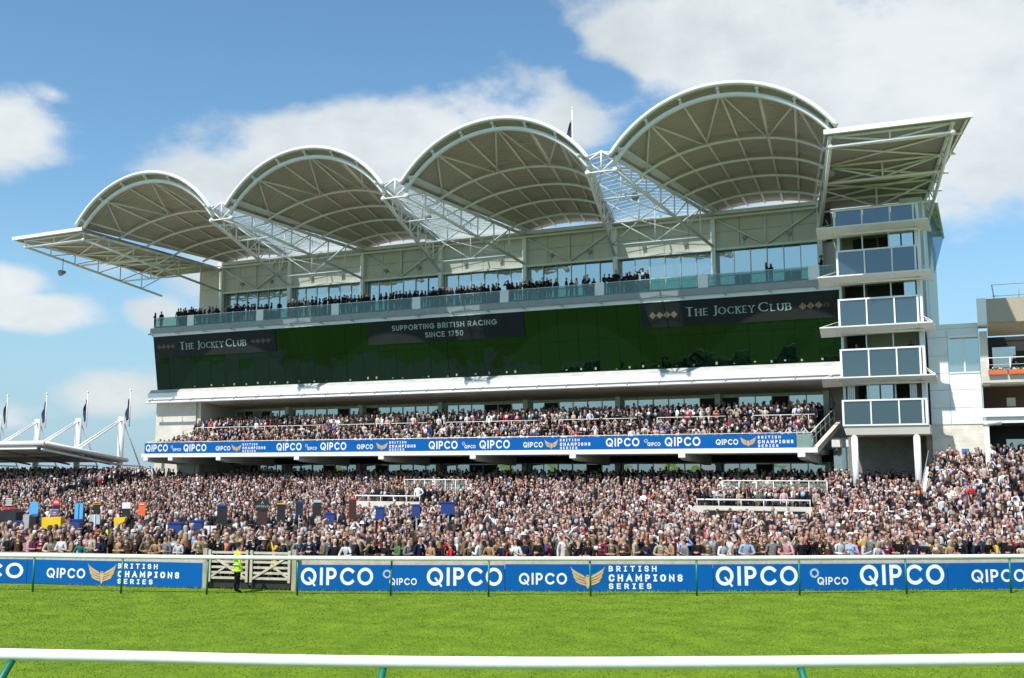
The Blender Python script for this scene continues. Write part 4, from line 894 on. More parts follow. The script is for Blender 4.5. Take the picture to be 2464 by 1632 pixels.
pitch('odds_board', 'odds board', 'tall dark board edged in red, beside the pale concrete enclosure', 44.56, -29.98, .44, 1.6, 2.9, [('display', 'brown', 0, .93, .9, .02), ('frame_edge', 'red', 0, 1, 1, 0)], 10)
pitch('notice_board', 'notice board', 'square white notice board on a dark pole above the front crowd', 45.99, -43.62, .56, 1.55, 2.0, [('panel', 'white', 0, 1, 1, 0), ('strut', 'black', -1, 1, .03, .03)], 3.0)
BN = [(45.97, -29.34, .46, 1.7, 2.33, 'blue satchel stand in front of the middle concrete enclosure'), (47.86, -28.48, .43, 1.85, 2.48, 'dark blue stand at the right end of the middle concrete enclosure'), (48.56, -25.96, .8, 1.9, 2.55, 'widest blue stand, right of the middle concrete enclosure'), (45.1, -33.03, .5, 1.6, 2.12, 'blue stand left of the red-edged dark board'), (42.0, -39.94, .5, 1.5, 1.95, 'blue stand under the tall board with blue header'), (42.43, -41.94, .6, 1.45, 1.95, 'low blue stand among heads left of the white notice board'), (33.4, -41.2, .5, 1.3, 1.9, 'blue cloth-covered stand left of the yellow cloth'), (35.6, -41.6, .5, 1.3, 1.95, 'blue cloth-covered stand right of the yellow cloth'), (31.0, -41.0, .5, 1.2, 1.75, 'blue cloth-covered stand by the grey cabinet')]
for x, y, w, z0, z1, lab in BN:
    f = empty('bookmaker_stand', (x, y, hz(x, y)), lab, 'stand', 'bookmakers\' gear in the crowd')
    MB().slab(bface(x, y, w, z0, z1), tuple(FW*.4)).slab(bface(x, y, w+.1, z1, z1+.06, off=.03), tuple(FW*.46)).build('box', KB['blue'], f); MB().tube((x, y+.1, hz(x, y)), (x, y+.1, z0), .05, 6).build('pole', KB['grey'], f); CLEAR.append((x, y, w/2+.1, 5))

# ---------------------------------------------------------------- people: figures grown from a jointed skeleton
ARMS = dict(down=((.26, .03, 1.13), (.25, -.07, .89), (.245, -.11, .80)), fold=((.27, -.03, 1.14), (.06, -.21, 1.17), (-.06, -.2, 1.19)), bino=((.30, -.2, 1.30), (.10, -.2, 1.60), (.055, -.165, 1.675)),
            lean=((.29, -.12, 1.15), (.14, -.36, 1.13), (.05, -.40, 1.14)), card=((.27, -.02, 1.14), (.13, -.26, 1.24), (.09, -.32, 1.29)), shade=((.32, -.12, 1.42), (.13, -.16, 1.68), (.03, -.155, 1.725)), hip=((.36, .06, 1.16), (.2, -.05, 1.02), (.15, -.1, 1.0)))
def figure(name, arms, fem, bend):
    sh = .165 if fem else .19
    V = [(0, 0, .95), (0, .005, 1.1), (0, .01, 1.27), (0, .012, 1.42), (0, .0, 1.50), (0, -.012, 1.575), (0, -.015, 1.635), (0, -.008, 1.69), (0, 0, 1.735)]
    Rd = [(.15, .115) if not fem else (.155, .12), (.135, .105) if not fem else (.115, .095), (.165, .12) if not fem else (.14, .12), (.12, .09), (.057, .057), (.06, .07), (.072, .09), (.078, .098), (.066, .084)]
    lab = ['b', 't', 't', 't', 's', 's', 's', 's', 's']; E = [(i, i+1) for i in range(8)]; el = ['t', 't', 't', 's', 's', 's', 's', 's']
    hands = []
    for sg, a in ((1, arms[0]), (-1, arms[1])):
        e, w, h = ARMS[a]; b = len(V)
        V += [(sg*sh, .012, 1.42), (sg*e[0], e[1], e[2]), (sg*w[0], w[1], w[2]), (sg*h[0], h[1], h[2])]; Rd += [(.07, .07), (.05, .05), (.036, .036), (.03, .03)]
        E += [(3, b), (b, b+1), (b+1, b+2), (b+2, b+3)]; el += ['t', 't', 't', 's']; hands.append((V[b+2], V[b+3], sg))
    for sg in (1, -1):
        b = len(V); V += [(sg*.095, 0, .86), (sg*.105, .0, .5), (sg*.11, .03, .10), (sg*.125, -.13, .045)]; Rd += [(.10, .10), (.072, .07), (.05, .05), (.045, .035)]
        E += [(0, b), (b, b+1), (b+1, b+2), (b+2, b+3)]; el += ['b', 'b', 'b', 'o']
    me = bpy.data.meshes.new(name+'_joints'); me.from_pydata(V, E, []); ob = bpy.data.objects.new(name+'_joints', me); COL.objects.link(ob)
    ob.modifiers.new('skin', 'SKIN')
    for i, r in enumerate(Rd): me.skin_vertices[0].data[i].radius = r; me.skin_vertices[0].data[i].use_root = (i == 0)
    s = ob.modifiers.new('sub', 'SUBSURF'); s.levels = 2; s.render_levels = 2
    dg = bpy.context.evaluated_depsgraph_get(); m2 = bpy.data.meshes.new_from_object(ob.evaluated_get(dg)); bpy.data.objects.remove(ob)
    vs = np.empty(len(m2.vertices)*3); m2.vertices.foreach_get('co', vs); vs = vs.reshape(-1, 3)
    # nose, brow
    for i, p in enumerate(vs):
        if 1.6 < p[2] < 1.68 and abs(p[0]) < .025 and p[1] < -.06: vs[i, 1] -= .018*(1-abs(p[0])/.025)
    fs = [tuple(p.vertices) for p in m2.polygons]; bpy.data.meshes.remove(m2)
    A = np.array([V[e[0]] for e in E]); B = np.array([V[e[1]] for e in E]); mi = []
    for f in fs:
        c = vs[list(f)].mean(0); ab = B-A; t = np.clip(((c-A)*ab).sum(1)/(ab*ab).sum(1), 0, 1); k = int(np.argmin(np.linalg.norm(A+ab*t[:, None]-c, axis=1))); L = el[k]
        if L == 's': m = 0
        elif L == 't': m = 1
        elif L == 'b': m = 1 if (c[2] > .84 or fem and c[2] > .5) else 3
        else: m = 4
        if k < 4 and c[2] > 1.43 and abs(c[0]) < .09 and c[2] < 1.5: m = 2
        if m == 1 and c[1] < -.03 and k < 4 and 1.14 < c[2] < 1.47 and abs(c[0]) < -.004+(c[2]-1.16)*.17: m = 2
        if m == 0 and c[2] > 1.6 and c[1] < -.05 and abs(c[2]-1.672) < .013 and .016 < abs(c[0]) < .05: m = 5
        mi.append(m)
    vs = vs.tolist(); mb = MB(); mb.v = [tuple(v) for v in vs]; mb.f = fs; mb.m = mi
    for w, h, sg in hands:   # fingers and thumb
        w, h = Vector(w), Vector(h); d = (h-w).normalized(); q = Vector((1, 0, 0)) if abs(d.x) < .8 else Vector((0, 0, 1)); side = (q-d*q.dot(d)).normalized(); nn = d.cross(side)
        for k in range(4):
            o = h+side*(.016*(k-1.5)); ln = (.062, .072, .068, .054)[k]; mb.path([o-d*.01, o+d*ln*.5+nn*.004, o+d*ln*.9+nn*.02*(1 if sg > 0 else -1)], .009, 5, 0, .006)
        mb.path([h-d*.04+side*.03, h-d*.01+side*.05, h+d*.02+side*.055], .010, 5, 0, .007)
    if 'card' in arms: mb.slab([(-.09, -.37, 1.27), (.09, -.37, 1.27), (.09, -.33, 1.42), (-.09, -.33, 1.42)], (0, .006, 0), 2)
    if arms[0] == 'bino': mb.path([(.035, -.1, 1.675), (.04, -.22, 1.675)], .026, 8, 6).path([(-.035, -.1, 1.675), (-.04, -.22, 1.675)], .026, 8, 6)
    if bend:
        mb.v = [(x, y-max(0, z-.92)*bend-(max(0, z-.92)**2)*.05, z-max(0, z-.92)*bend*bend*.5) for x, y, z in mb.v]
    me = bpy.data.meshes.new(name); me.from_pydata(mb.v, [], mb.f)
    for k in range(7): me.materials.append(None)
    me.polygons.foreach_set('material_index', mb.m); me.polygons.foreach_set('use_smooth', [True]*len(me.polygons)); me.update()
    return me
def hair_mesh(kind, bend):
    mb = MB(); n, h = 14, 8; vs = []
    rx, ry, rz = (.089, .108, .10) if kind != 'crop' else (.084, .103, .092)
    cut = lambda ph: (1.95 if math.sin(ph) > -.2 else .98+.5*max(0, 1-abs(math.sin(ph)+.2)*1.6))   # low at the back, high over the face
    for i in range(1, h+1):
        for j in range(n):
            ph = 2*math.pi*j/n; th = cut(ph)*i/h; k = 1+.035*math.sin(j*5.1+i*2.3)
            vs.append((rx*k*math.sin(th)*math.cos(ph), .006+ry*k*math.sin(th)*math.sin(ph), 1.69+rz*k*math.cos(th)))
    t = len(vs); vs.append((0, .006, 1.69+rz)); fs = [(i*n+j, (i+1)*n+j, (i+1)*n+(j+1) % n, i*n+(j+1) % n) for i in range(h-1) for j in range(n)]+[(t, j, (j+1) % n) for j in range(n)]
    mb.add(vs, fs)
    if kind == 'long':
        vs = []; zz = [1.74, 1.66, 1.57, 1.47, 1.38]; rr = [.095, .106, .108, .112, .085]
        for z, r in zip(zz, rr):
            for j in range(11):
                a = R_(-38+256*j/10); k = 1+.05*math.sin(j*3.7+z*40); vs.append((r*k*math.cos(a), .012+(r+.012)*k*math.sin(a), z))
        mb.add(vs, [(i*11+j, i*11+j+1, (i+1)*11+j+1, (i+1)*11+j) for i in range(4) for j in range(10)])
    if bend: mb.v = [(x, y-max(0, z-.92)*bend-(max(0, z-.92)**2)*.05, z-max(0, z-.92)*bend*bend*.5) for x, y, z in mb.v]
    me = bpy.data.meshes.new('hair'); me.from_pydata(mb.v, [], mb.f); me.materials.append(None); me.polygons.foreach_set('use_smooth', [True]*len(me.polygons)); return me
def hat_mesh(kind, bend):
    mb = MB(); prof = [(.0, 1.83), (.07, 1.825), (.085, 1.80), (.092, 1.735), (.095, 1.732), (.19 if kind == 'brim' else .105, 1.715), (.185 if kind == 'brim' else .1, 1.705), (.09, 1.72)]; n = 16
    vs = [(r*math.cos(2*math.pi*j/n), .0+r*1.12*math.sin(2*math.pi*j/n)-(.03 if kind != 'brim' and r > .1 else 0), z) for r, z in prof for j in range(n)]
    mb.add(vs, [(i*n+j, (i+1)*n+j, (i+1)*n+(j+1) % n, i*n+(j+1) % n) for i in range(len(prof)-1) for j in range(n)])
    if bend: mb.v = [(x, y-max(0, z-.92)*bend-(max(0, z-.92)**2)*.05, z-max(0, z-.92)*bend*bend*.5) for x, y, z in mb.v]
    me = bpy.data.meshes.new('hat'); me.from_pydata(mb.v, [], mb.f); me.materials.append(None); me.polygons.foreach_set('use_smooth', [True]*len(me.polygons)); return me
def cloth(n, c): return mat('cloth_'+n, c, .85, var=.22, vs=9, bump=.15, bs=30, spec=.2)
CL = {k: cloth(k, c) for k, c in dict(navy=(.012, .016, .04), black=(.010, .010, .011), charcoal=(.04, .04, .045), grey=(.16, .16, .165), tweed=(.15, .11, .07), brown=(.075, .042, .025), beige=(.36, .29, .20), cream=(.50, .44, .34), white=(.58, .58, .59), pale_blue=(.30, .40, .58), pink=(.52, .28, .31), red=(.50, .02, .03), coral=(.70, .17, .11), green=(.08, .16, .07), tan=(.33, .20, .10), olive=(.13, .12, .06), burgundy=(.14, .015, .03), royal=(.03, .06, .35), lilac=(.40, .32, .52), mustard=(.55, .34, .06), teal=(.03, .17, .18), hivis=(.50, .80, .05), silver=(.42, .43, .45)).items()}
SK = [mat('skin_%d' % i, c, .55, var=.1, vs=12, spec=.3) for i, c in enumerate([(.55, .29, .21), (.50, .25, .175), (.60, .36, .27), (.33, .17, .10), (.17, .085, .05)])]
HR = {k: mat('hair_'+k, c, .6, var=.3, vs=18, stretch=(3, 3, .6)) for k, c in dict(dark=(.018, .012, .009), brown=(.06, .03, .016), light_brown=(.15, .08, .04), blond=(.42, .27, .12), grey=(.30, .29, .28), white=(.6, .59, .57), auburn=(.20, .06, .025), black=(.008, .008, .009)).items()}
EYE = mat('eye_dark', (.02, .015, .012), .3); BIN = mat('binocular_black', (.012, .012, .013), .4)
POSES = [('lean', ('lean', 'lean'), .2, 'leaning on the fence'), ('fold', ('fold', 'fold'), .0, 'arms folded'), ('stand', ('down', 'down'), .0, 'arms down'), ('bino', ('bino', 'bino'), .0, 'holding binoculars up'), ('card', ('card', 'card'), .04, 'holding a racecard'), ('shade', ('shade', 'down'), .0, 'shading the eyes'), ('hip', ('hip', 'down'), .02, 'hand on hip')]
FIG = {}; HAIR = {}; HAT = {}
for pn, arms, bend, _ in POSES:
    for fem in (0, 1): FIG[pn, fem] = figure('person', arms, fem, bend)
    for k in ('short', 'long', 'crop'): HAIR[pn, k] = hair_mesh(k, bend)
    for k in ('brim', 'cap'): HAT[pn, k] = hat_mesh(k, bend)
GARM = [('navy suit and white shirt', 'navy', 'white', 'navy', 0, 13), ('black suit and white shirt', 'black', 'white', 'black', 0, 13), ('charcoal suit and pale blue shirt', 'charcoal', 'pale_blue', 'charcoal', 0, 10), ('grey suit and white shirt', 'grey', 'white', 'grey', 0, 6), ('brown tweed jacket', 'tweed', 'cream', 'olive', 0, 6), ('navy blazer and pink shirt', 'navy', 'pink', 'grey', 0, 4), ('plain white shirt', 'white', 'white', 'charcoal', 0, 2), ('pale blue shirt', 'pale_blue', 'pale_blue', 'navy', 0, 3), ('beige raincoat', 'beige', 'white', 'charcoal', 0, 2), ('olive waxed jacket', 'olive', 'cream', 'brown', 0, 2.5), ('black leather jacket', 'black', 'black', 'black', 0, 7), ('dark brown coat', 'brown', 'cream', 'black', 0, 6), ('pink shirt', 'pink', 'pink', 'navy', 0, 1), ('grey jumper', 'grey', 'grey', 'black', 0, 2), ('burgundy jacket', 'burgundy', 'white', 'charcoal', 0, 2),
        ('black dress', 'black', 'black', 'black', 1, 13), ('navy dress', 'navy', 'navy', 'black', 1, 6), ('red coat', 'red', 'black', 'black', 1, 2), ('coral jacket', 'coral', 'cream', 'black', 1, .8), ('cream jacket', 'cream', 'cream', 'black', 1, 1.5), ('white blouse', 'white', 'white', 'black', 1, 1.6), ('tan coat', 'tan', 'cream', 'black', 1, 4), ('green top', 'green', 'green', 'black', 1, .8), ('lilac top', 'lilac', 'lilac', 'grey', 1, .7), ('mustard coat', 'mustard', 'black', 'black', 1, 1), ('teal dress', 'teal', 'teal', 'black', 1, .7), ('royal blue jacket', 'royal', 'white', 'black', 1, .8), ('pink dress', 'pink', 'pink', 'pink', 1, .8), ('silver-grey coat', 'silver', 'black', 'black', 1, 3)]
LM_ = [(43, 'above the board end lettered CO'), (46, 'above the small name left of the gate'), (47.6, 'above the gold wings left of the gate'), (50.4, 'above the stacked words left of the gate'), (54.0, 'behind the wooden gate'), (57.0, 'above the large name nearest the gate'), (58.6, 'above the white dashes nearest the gate'), (61.4, 'above the second name right of the gate'), (63.4, 'above the small name at the centre board'), (64.9, 'above the gold wings of the centre board'), (68.5, 'above the stacked words of the centre board'), (71.4, 'above the first name of the longest board'), (73.3, 'above the white dashes of the longest board'), (76.5, 'above the last name of the longest board'), (200, 'above the board at the right edge')]
ROWS = ['front row', 'second row', 'third row', 'fourth row', 'fifth row']
def person(pose, fem, g, x, y, z, yaw, scale, hair, hk, hat, label, group):
    me = FIG[pose, fem]; o = bpy.data.objects.new('person', me); COL.objects.link(o); o.location = (x, y, z); o.rotation_euler = (0, 0, yaw); o.scale = (scale, scale, scale)
    tie = random.choice(['burgundy', 'navy', 'royal', 'silver']); sk = SK[random.choices(range(5), (6, 5, 5, 1, .6))[0]]
    for i, m in enumerate([sk, CL[g[1]], CL[g[2]], CL[g[3]], CL['black'], EYE, BIN]): o.material_slots[i].link = 'OBJECT'; o.material_slots[i].material = m
    tag(o, label, 'person', group)
    def kid(n, mesh, m):
        c = bpy.data.objects.new(n, mesh); COL.objects.link(c); c.parent = o; c.material_slots[0].link = 'OBJECT'; c.material_slots[0].material = m
    if hair: kid('hair', HAIR[pose, hk], HR[hair])
    if hat: kid('hat', HAT[pose, hat[0]], CL[hat[1]])
    return o
spots = []
for r in range(7):
    x = 30.0+random.uniform(0, .5)
    while x < 92:
        y = fence_y(x)+.62+r*.62+(random.uniform(-.08, .22) if r else random.uniform(-.02, .06))
        if in_view(x, y, .012): spots.append((cam_dist(x, y), r, x, y))
        x += random.uniform(.40, .62) if r else random.uniform(.36, .52)
spots.sort(key=lambda s: s[1]*100+s[0]); named = spots[:299]; later = spots[299:]
seen = set()
for d_, r, x, y in named:
    lm = next(t for q, t in LM_ if x < q); row = ROWS[min(r, 4)]
    for tr in range(400):
        fem = random.random() < .34; g = random.choices([q for q in GARM if q[4] == fem], [q[5] for q in GARM if q[4] == fem])[0]
        pose = random.choices([p for p in POSES], (10, 3, 2, 1.2, 3, 1.2, .5) if r == 0 else (0, 2, 6, 2, 2, 2.2, 2))[0]
        hat = None
        if random.random() < .07: hat = random.choice([('brim', 'cream'), ('brim', 'white'), ('cap', 'tweed'), ('cap', 'navy'), ('brim', 'black'), ('brim', 'coral'), ('cap', 'olive')])
        hs = '' if not hat else ' and %s %s' % (dict(cream='straw', white='white', tweed='tweed', navy='navy', black='black', coral='coral', olive='olive')[hat[1]], 'brimmed hat' if hat[0] == 'brim' else 'cap')
        gd = g[0] if not hat else g[0].split(' and ')[0]
        lab = 'person in %s%s, %s, %s %s' % (gd, hs, pose[3], row, lm)
        if len(lab.split()) > 16: lab = 'person in %s%s, %s, %s' % (gd, hs, row, lm)
        if len(lab.split()) > 16: continue
        if lab not in seen: break
    seen.add(lab)
    hk = random.choice(['long', 'long', 'short']) if fem else random.choice(['short', 'short', 'crop'])
    hr = random.choices(['dark', 'brown', 'light_brown', 'blond', 'grey', 'white', 'auburn', 'black'], (3, 4, 3, 4.5, .6, .5, 1.5, 1) if fem else (4, 4, 2, .8, 4, 2.5, .5, 2))[0]
    if not fem and random.random() < .07: hr = None
    yaw = math.atan2(-(CAMP.x-x)*0-0, 1)*0+R_(24)*0+random.gauss(-.45, .85)*(0.8 if r == 0 else 1)
    yaw += R_(25)
    sc = random.gauss(.985, .035) if not fem else random.gauss(.925, .03)
    if r == 0: sc = min(sc, 1.0)
    person(pose[0], int(fem), g, x, y, .124+.09+r*.03, yaw, sc, hr, hk, hat, lab, 'racegoers in the front rows')
person('stand', 0, ('', 'hivis', 'hivis', 'black', 0, 1), 52.46, -49.62, 0, R_(150), 1.0, 'dark', 'short', ('cap', 'navy'), 'person in bright yellow-green high-visibility jacket and dark trousers standing before the gate', None)
st_ = [o for o in COL.objects if o.name.startswith('person') and 'high-visibility' in o.get('label', '')][0]
for z in (1.02, 1.22):
    m = MB().path([(.19*math.cos(R_(a)), .005+.15*math.sin(R_(a)), z) for a in range(0, 361, 20)], .022, 6); m.build('reflective_band', KB['silver'], st_)
MB().path([(.14*math.cos(R_(a))*1.28, .14*math.sin(R_(a))*1.05, .80) for a in range(0, 361, 20)], .05, 6).build('jacket_hem', CL['hivis'], st_, True)

# ---------------------------------------------------------------- the crowd behind: one mass of many small figures
PAL = dict(skin=[(.66, .37, .30), (.60, .32, .25), (.70, .45, .37), (.64, .38, .31), (.55, .29, .22), (.26, .13, .08)],
           hair=[(.018, .012, .009), (.05, .027, .015), (.12, .065, .035), (.30, .19, .09), (.22, .21, .20), (.45, .44, .42), (.15, .05, .022), (.01, .01, .01), (.018, .012, .009), (.05, .027, .015), (.09, .05, .028)],
           top=[(.008, .009, .017)]*19+[(.007, .007, .008)]*18+[(.022, .022, .025)]*8+[(.10, .10, .105)]*4+[(.11, .08, .05)]*2+[(.05, .032, .024)]*2+[(.42, .35, .27)]*3+[(.54, .47, .39)]*4+[(.70, .70, .71)]*5+[(.30, .38, .52)]+[(.55, .33, .33)]*2+[(.40, .02, .03), (.08, .13, .07), (.30, .19, .10), (.02, .04, .22), (.12, .015, .03), (.55, .18, .12)],
           shirt=[(.66, .66, .68)]*4+[(.4, .5, .66)]*2+[(.55, .34, .35)]+[(.02, .02, .03)]*5+[(.2, .16, .12)]*2, bottom=[(.011, .012, .018), (.03, .03, .034), (.10, .09, .07), (.012, .012, .012)])
def lofted(pose, fem, longhair, hat, seat):
    vs, fs, rg = [], [], []
    def rings(cs, n, reg, cap=True, a0=0):
        b = len(vs)
        for (cx, cy, cz, rx, ry) in cs:
            for j in range(n):
                an = 2*math.pi*(j+.5)/n; p = (cx+rx*math.cos(an), cy+ry*math.sin(an), cz); vs.append(p); rg.append(reg(p))
        for i in range(len(cs)-1):
            for j in range(n): fs.append((b+i*n+j, b+i*n+(j+1) % n, b+(i+1)*n+(j+1) % n, b+(i+1)*n+j))
        if cap: fs.append(tuple(b+(len(cs)-1)*n+j for j in range(n)))
    hreg = lambda p: 4 if (p[2] > 1.725 or (p[1] > -.01 and p[2] > (1.62 if not longhair else 1.5))) else 0
    rings([(0, 0, 1.47, .06, .06), (0, -.005, 1.54, .055, .06), (0, -.018, 1.575, .064, .075), (0, -.012, 1.63, .075, .094), (0, -.005, 1.69, .08, .102), (0, 0, 1.74, .072, .092), (0, .004, 1.78, .042, .055)], 8, hreg)
    k = .88 if fem else 1.0
    rings([(0, 0, .86, .165, .12), (0, 0, 1.02, .15*k, .11), (0, .0, 1.16, .16*k, .115), (0, .005, 1.32, .195*k, .125), (0, .01, 1.43, .175*k, .10), (0, .005, 1.495, .075, .065)], 8,
          lambda p: 2 if (p[1] < -.06 and abs(p[0]) < .09 and p[2] > 1.25) else 1)
    for sg, a in ((1, pose[0]), (-1, pose[1])):
        e, w, h = ARMS[a]; pts = [Vector((sg*.17*k, .01, 1.43)), Vector((sg*e[0]*k, e[1], e[2])), Vector((sg*w[0], w[1], w[2])), Vector((sg*h[0], h[1], h[2]))+(Vector((sg*h[0], h[1], h[2]))-Vector((sg*w[0], w[1], w[2])))*.6]
        mb = MB(); mb.path(pts, .068, 5, 0, .034); b = len(vs); vs.extend(mb.v); fs.extend(tuple(i+b for i in f) for f in mb.f); rg.extend([1]*15+[0]*5 if a != 'down' else [1]*15+[0]*5)
    for sg in (1, -1):
        pts = [Vector((sg*.09, 0, .9)), Vector((sg*.1, -.42, .88)), Vector((sg*.1, -.42, .45))] if seat else [Vector((sg*.09, 0, .9)), Vector((sg*.1, 0, .5)), Vector((sg*.105, .02, .02))]
        mb = MB(); mb.path(pts, .10, 5, 0, .06); b = len(vs); vs.extend(mb.v); fs.extend(tuple(i+b for i in f) for f in mb.f); rg.extend([3]*15)
    if longhair:
        b = len(vs)
        for z, r in ((1.70, .098), (1.57, .104), (1.42, .10)):
            for j in range(6):
                a = R_(-25+230*j/5); vs.append((r*math.cos(a), .015+r*math.sin(a), z)); rg.append(4)
        fs.extend((b+i*6+j, b+i*6+j+1, b+(i+1)*6+j+1, b+(i+1)*6+j) for i in range(2) for j in range(5))
    if hat: rings([(0, 0, 1.71, .17 if hat > 1 else .11, .18 if hat > 1 else .13), (0, 0, 1.73, .10, .115), (0, 0, 1.80, .085, .10), (0, 0, 1.83, .05, .06)], 8, lambda p: 5)
    return np.array(vs), fs, np.array(rg)
PR = []
for pose in (('down', 'down'), ('fold', 'fold'), ('bino', 'bino'), ('down', 'shade'), ('card', 'card'), ('hip', 'down'), ('down', 'down'), ('fold', 'down'), ('down', 'card')):
    PR.append((lofted(pose, 0, 0, 0, 0), 0)); PR.append((lofted(pose, 1, 1, 0, 0), 1))
NST0 = len(PR); PR += [(lofted(('down', 'down'), 0, 0, 1, 0), 0), (lofted(('fold', 'fold'), 1, 0, 2, 0), 1), (lofted(('card', 'card'), 0, 0, 2, 0), 0)]
NST = len(PR)
for pose, fem in ((('card', 'card'), 0), (('fold', 'fold'), 1), (('bino', 'bino'), 0), (('card', 'card'), 1)): PR.append((lofted(pose, fem, fem, 0, 1), fem))
CR = []   # x, y, z, yaw, scale, proto, forced top
def add_p(x, y, z, yaw=None, seat=False, top=None, sp=.75):
    k = random.randrange(NST, len(PR)) if seat else (random.randrange(NST0) if random.random() < .955 else random.randrange(NST0, NST))
    CR.append((x, y, z, (R_(10)+random.gauss(-.1, sp)) if yaw is None else yaw, (random.gauss(1.02, .045) if not PR[k][1] else random.gauss(.955, .035)), k, top))
def blocked(x, y):
    for bx, by, hw, cl in CLEAR:
        d = Vector((x-bx, y-by)); fwd = -(d.x*FW.x+d.y*FW.y); lat = d.x*RT.x+d.y*RT.y+(CAMP.x-bx)*0
        t = Vector((bx-CAMP.x, by-CAMP.y)); q = Vector((x-CAMP.x, y-CAMP.y))
        if -.3 < fwd < cl:
            cr = abs(t.x*q.y-t.y*q.x)/t.length
            if cr < hw+.28: return True
    return False
for d_, r, x, y in later: add_p(x, y, .124+r*.025)
row = 0; yy = -60.0
while yy < 8.3:
    st = yy > -20; dx = .62 if st else .80; x = -62+random.uniform(0, dx)
    while x < 106:
        px, py = x+random.uniform(-.2, .2), yy+random.uniform(-.15, .15); x += dx*random.uniform(.75, 1.3)
        if py < fence_y(px)+.62+7*.62 or not in_view(px, py, .10): continue
        if px > 73.2 and py > 4.2: continue
        if 67.2 < px < 74.2 and py > 8: continue
        if px < .5 and py > 4: continue
        if py > -17.2 and py < -14.2 and (60 < px < 68 or 34.2 < px < 40.3) and random.random() < .8: continue
        if 73.3 < px < 74.2 and py > -10: continue
        if abs(py+14.15) < .3 and (60 < px < 68 or 34 < px < 40.4): continue
        if min((px-cx)**2+(py-.4)**2 for cx in (68.72, 73.05)) < .16: continue
        if (px-77.7)**2+(py+2)**2 < .12: continue
        if px > 73.9 and py > 2.4 and px < 77.6: continue
        if px > 73.9 and py > .6 and px < 77.6 and random.random() < .6: continue
        if py < -20 and blocked(px, py): continue
        add_p(px, py, max(hz(px, py), .28))
    yy += .80 if st else (1.05 if yy > -42 else .8)
# upper deck: seated in front, standing behind
for k in range(6):
    y = .7+k*.54; x = .8+random.uniform(0, .5)
    while x < 65.2:
        gap = any(abs(x-q) < .55 for q in (19.9, 31.4, 42.8, 51.8, 59.4))
        if x > 3.2*(k*.25) and random.random() < .93: add_p(x, y, 6.15+.27*k+(.0 if gap else -.44), seat=not gap, sp=.6)
        x += random.uniform(.5, .66)
for k in range(6):
    y = 4.35+k*.85; x = 2.5+random.uniform(0, .5)
    while x < 65.6:
        if random.random() < .94: add_p(x, y, 7.9+.13*k, sp=.6)
        x += random.uniform(.46, .66)
# roof terrace groups
for a, b in [(-2.5, -2.2), (.6, 1.4), (1.6, 4.2), (4.7, 5.6), (7.2, 11.5), (12.7, 13.1), (13.7, 13.9), (14.9, 19.8), (20.4, 24.1), (25.6, 30.9), (31.2, 35.1), (35.5, 35.9), (36.2, 37.9), (38.9, 43.8), (44.6, 44.9), (45.6, 45.9), (46.3, 46.7), (48.2, 52.2), (62.1, 62.4), (66.4, 66.7)]:
    x = a
    while x <= b:
        add_p(x, random.uniform(3.25, 3.5), 19.65, top=random.choice([None, (.012, .013, .02), (.01, .01, .011), (.02, .02, .025)]))
        if random.random() < .55: add_p(x+.2, random.uniform(3.9, 4.5), 19.65, top=random.choice([None, (.012, .013, .02), (.01, .01, .011)]))
        x += random.uniform(.30, .50)
HV = (.50, .80, .05)
for q in ((-5.0, -1.3), (-4.3, -1.1), (-3.5, -1.3), (39.6, -43.4), (50.6, -30.0)): add_p(q[0], q[1], hz(*q)+.15, top=HV)
add_p(69.5, 2.2, 8.5, yaw=0); add_p(72.9, 1.4, 12.4, yaw=.3, top=(.05, .01, .02)); add_p(69.0, 1.8, 12.3); add_p(72.6, 1.6, 16.0); add_p(79.9, 4.8, 11.35, top=(.015, .015, .05)); add_p(66.3, 7.2, 8.7, top=(.2, .2, .2))
Vv, Ff, Cc, base = [], [], [], 0; byp = {}
for c in CR: byp.setdefault(c[5], []).append(c)
loops = []; lens = []
for k, lst in byp.items():
    (pv, pf, rg), fem = PR[k]; n = len(lst); P = np.array([c[:5] for c in lst]); cs, sn = np.cos(P[:, 3])[:, None], np.sin(P[:, 3])[:, None]; s = P[:, 4][:, None]
    X = (pv[None, :, 0]*cs-pv[None, :, 1]*sn)*s+P[:, 0][:, None]; Y = (pv[None, :, 0]*sn+pv[None, :, 1]*cs)*s+P[:, 1][:, None]; Z = pv[None, :, 2]*s+P[:, 2][:, None]
    Vv.append(np.stack([X, Y, Z], -1).reshape(-1, 3)); nv = len(pv)
    T = np.zeros((n, 6, 3))
    for i, c in enumerate(lst):
        tp = c[6] or random.choice(PAL['top'])
        T[i] = [random.choice(PAL['skin']), tp, tp if (c[6] or (fem and random.random() < .6)) else random.choice(PAL['shirt']), random.choice(PAL['bottom']), random.choice(PAL['hair']), random.choice([(.6, .52, .38), (.7, .7, .7), (.05, .04, .03), (.02, .02, .04)])]
        T[i] *= random.uniform(.85, 1.12)
    Cc.append(T[:, rg, :].reshape(-1, 3))
    fl = np.concatenate([np.array(f) for f in pf]); ln = np.array([len(f) for f in pf])
    loops.append((fl[None, :]+(np.arange(n)*nv)[:, None]).reshape(-1)+base); lens.append(np.tile(ln, n)); base += n*nv
Vv = np.concatenate(Vv); Cc = np.concatenate(Cc); loops = np.concatenate(loops); lens = np.concatenate(lens)
me = bpy.data.meshes.new('crowd'); me.vertices.add(len(Vv)); me.vertices.foreach_set('co', Vv.astype(np.float32).ravel())
me.loops.add(len(loops)); me.loops.foreach_set('vertex_index', loops.astype(np.int32)); me.polygons.add(len(lens))
me.polygons.foreach_set('loop_start', np.concatenate([[0], np.cumsum(lens)[:-1]]).astype(np.int32)); me.polygons.foreach_set('loop_total', lens.astype(np.int32))
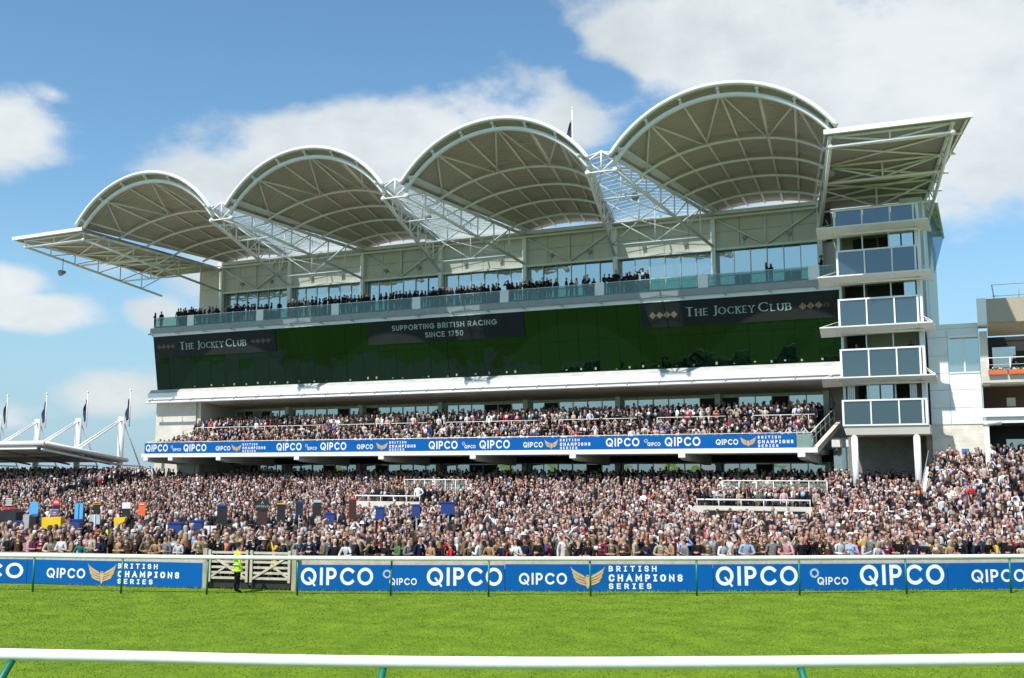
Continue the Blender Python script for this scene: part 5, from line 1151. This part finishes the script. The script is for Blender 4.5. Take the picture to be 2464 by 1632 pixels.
me.update(calc_edges=True); ca = me.color_attributes.new('dye', 'FLOAT_COLOR', 'POINT'); ca.data.foreach_set('color', np.c_[Cc, np.ones(len(Cc))].astype(np.float32).ravel())
me.polygons.foreach_set('use_smooth', [True]*len(me.polygons))
cm_ = bpy.data.materials.new('crowd_clothes'); cm_.use_nodes = True; t = cm_.node_tree; a = t.nodes.new('ShaderNodeVertexColor'); a.layer_name = 'dye'; b = t.nodes['Principled BSDF']; t.links.new(a.outputs[0], b.inputs['Base Color']); b.inputs['Roughness'].default_value = .8; b.inputs['Specular IOR Level'].default_value = .25
me.materials.append(cm_); co = bpy.data.objects.new('crowd', me); COL.objects.link(co)
tag(co, 'dense crowd of racegoers packed on the steps, deck and terrace behind the front rows', 'crowd', kind='stuff')
print('people', len(named)+1, 'crowd', len(CR), 'verts', len(Vv))

# ---------------------------------------------------------------- turf blades between and before the rails
NB = 300000
d = 12.3+(41.5-12.3)*rng.random(NB)**1.15; lat = (rng.random(NB)*2-1)*.52
X = CAMP.x+FW.x*d+RT.x*lat*d; Y = CAMP.y+FW.y*d+RT.y*lat*d
fy = np.interp(X, [a[0] for a in FENCE], [a[1] for a in FENCE]); keep = Y < fy-.02; X, Y, d = X[keep], Y[keep], d[keep]; n = len(X)
edge = (fy[keep]-Y) < .16
h = (.010+.014*rng.random(n))*(1+edge*3.2); a = rng.random(n)*6.283; w = .0035+d*.00032*(.6+rng.random(n)); lx, ly = rng.normal(0, .022, n), rng.normal(0, .022, n)
V = np.empty((n, 3, 3)); V[:, 0] = np.c_[X-np.cos(a)*w, Y-np.sin(a)*w, np.zeros(n)]; V[:, 1] = np.c_[X+np.cos(a)*w, Y+np.sin(a)*w, np.zeros(n)]; V[:, 2] = np.c_[X+lx, Y+ly, h]
me = bpy.data.meshes.new('grass'); me.vertices.add(3*n); me.vertices.foreach_set('co', V.astype(np.float32).ravel()); me.loops.add(3*n); me.loops.foreach_set('vertex_index', np.arange(3*n, dtype=np.int32)); me.polygons.add(n)
me.polygons.foreach_set('loop_start', np.arange(0, 3*n, 3, dtype=np.int32)); me.polygons.foreach_set('loop_total', np.full(n, 3, dtype=np.int32)); me.update(calc_edges=True)
GR = mat('grass_blade', (.200, .303, .022), .8, var=0, vs=.9, c2=(.115, .20, .014), detail=9, spec=.15)
me.materials.append(GR); go = bpy.data.objects.new('grass', me); COL.objects.link(go); tag(go, 'short mown green turf of the racecourse', 'grass', kind='stuff')
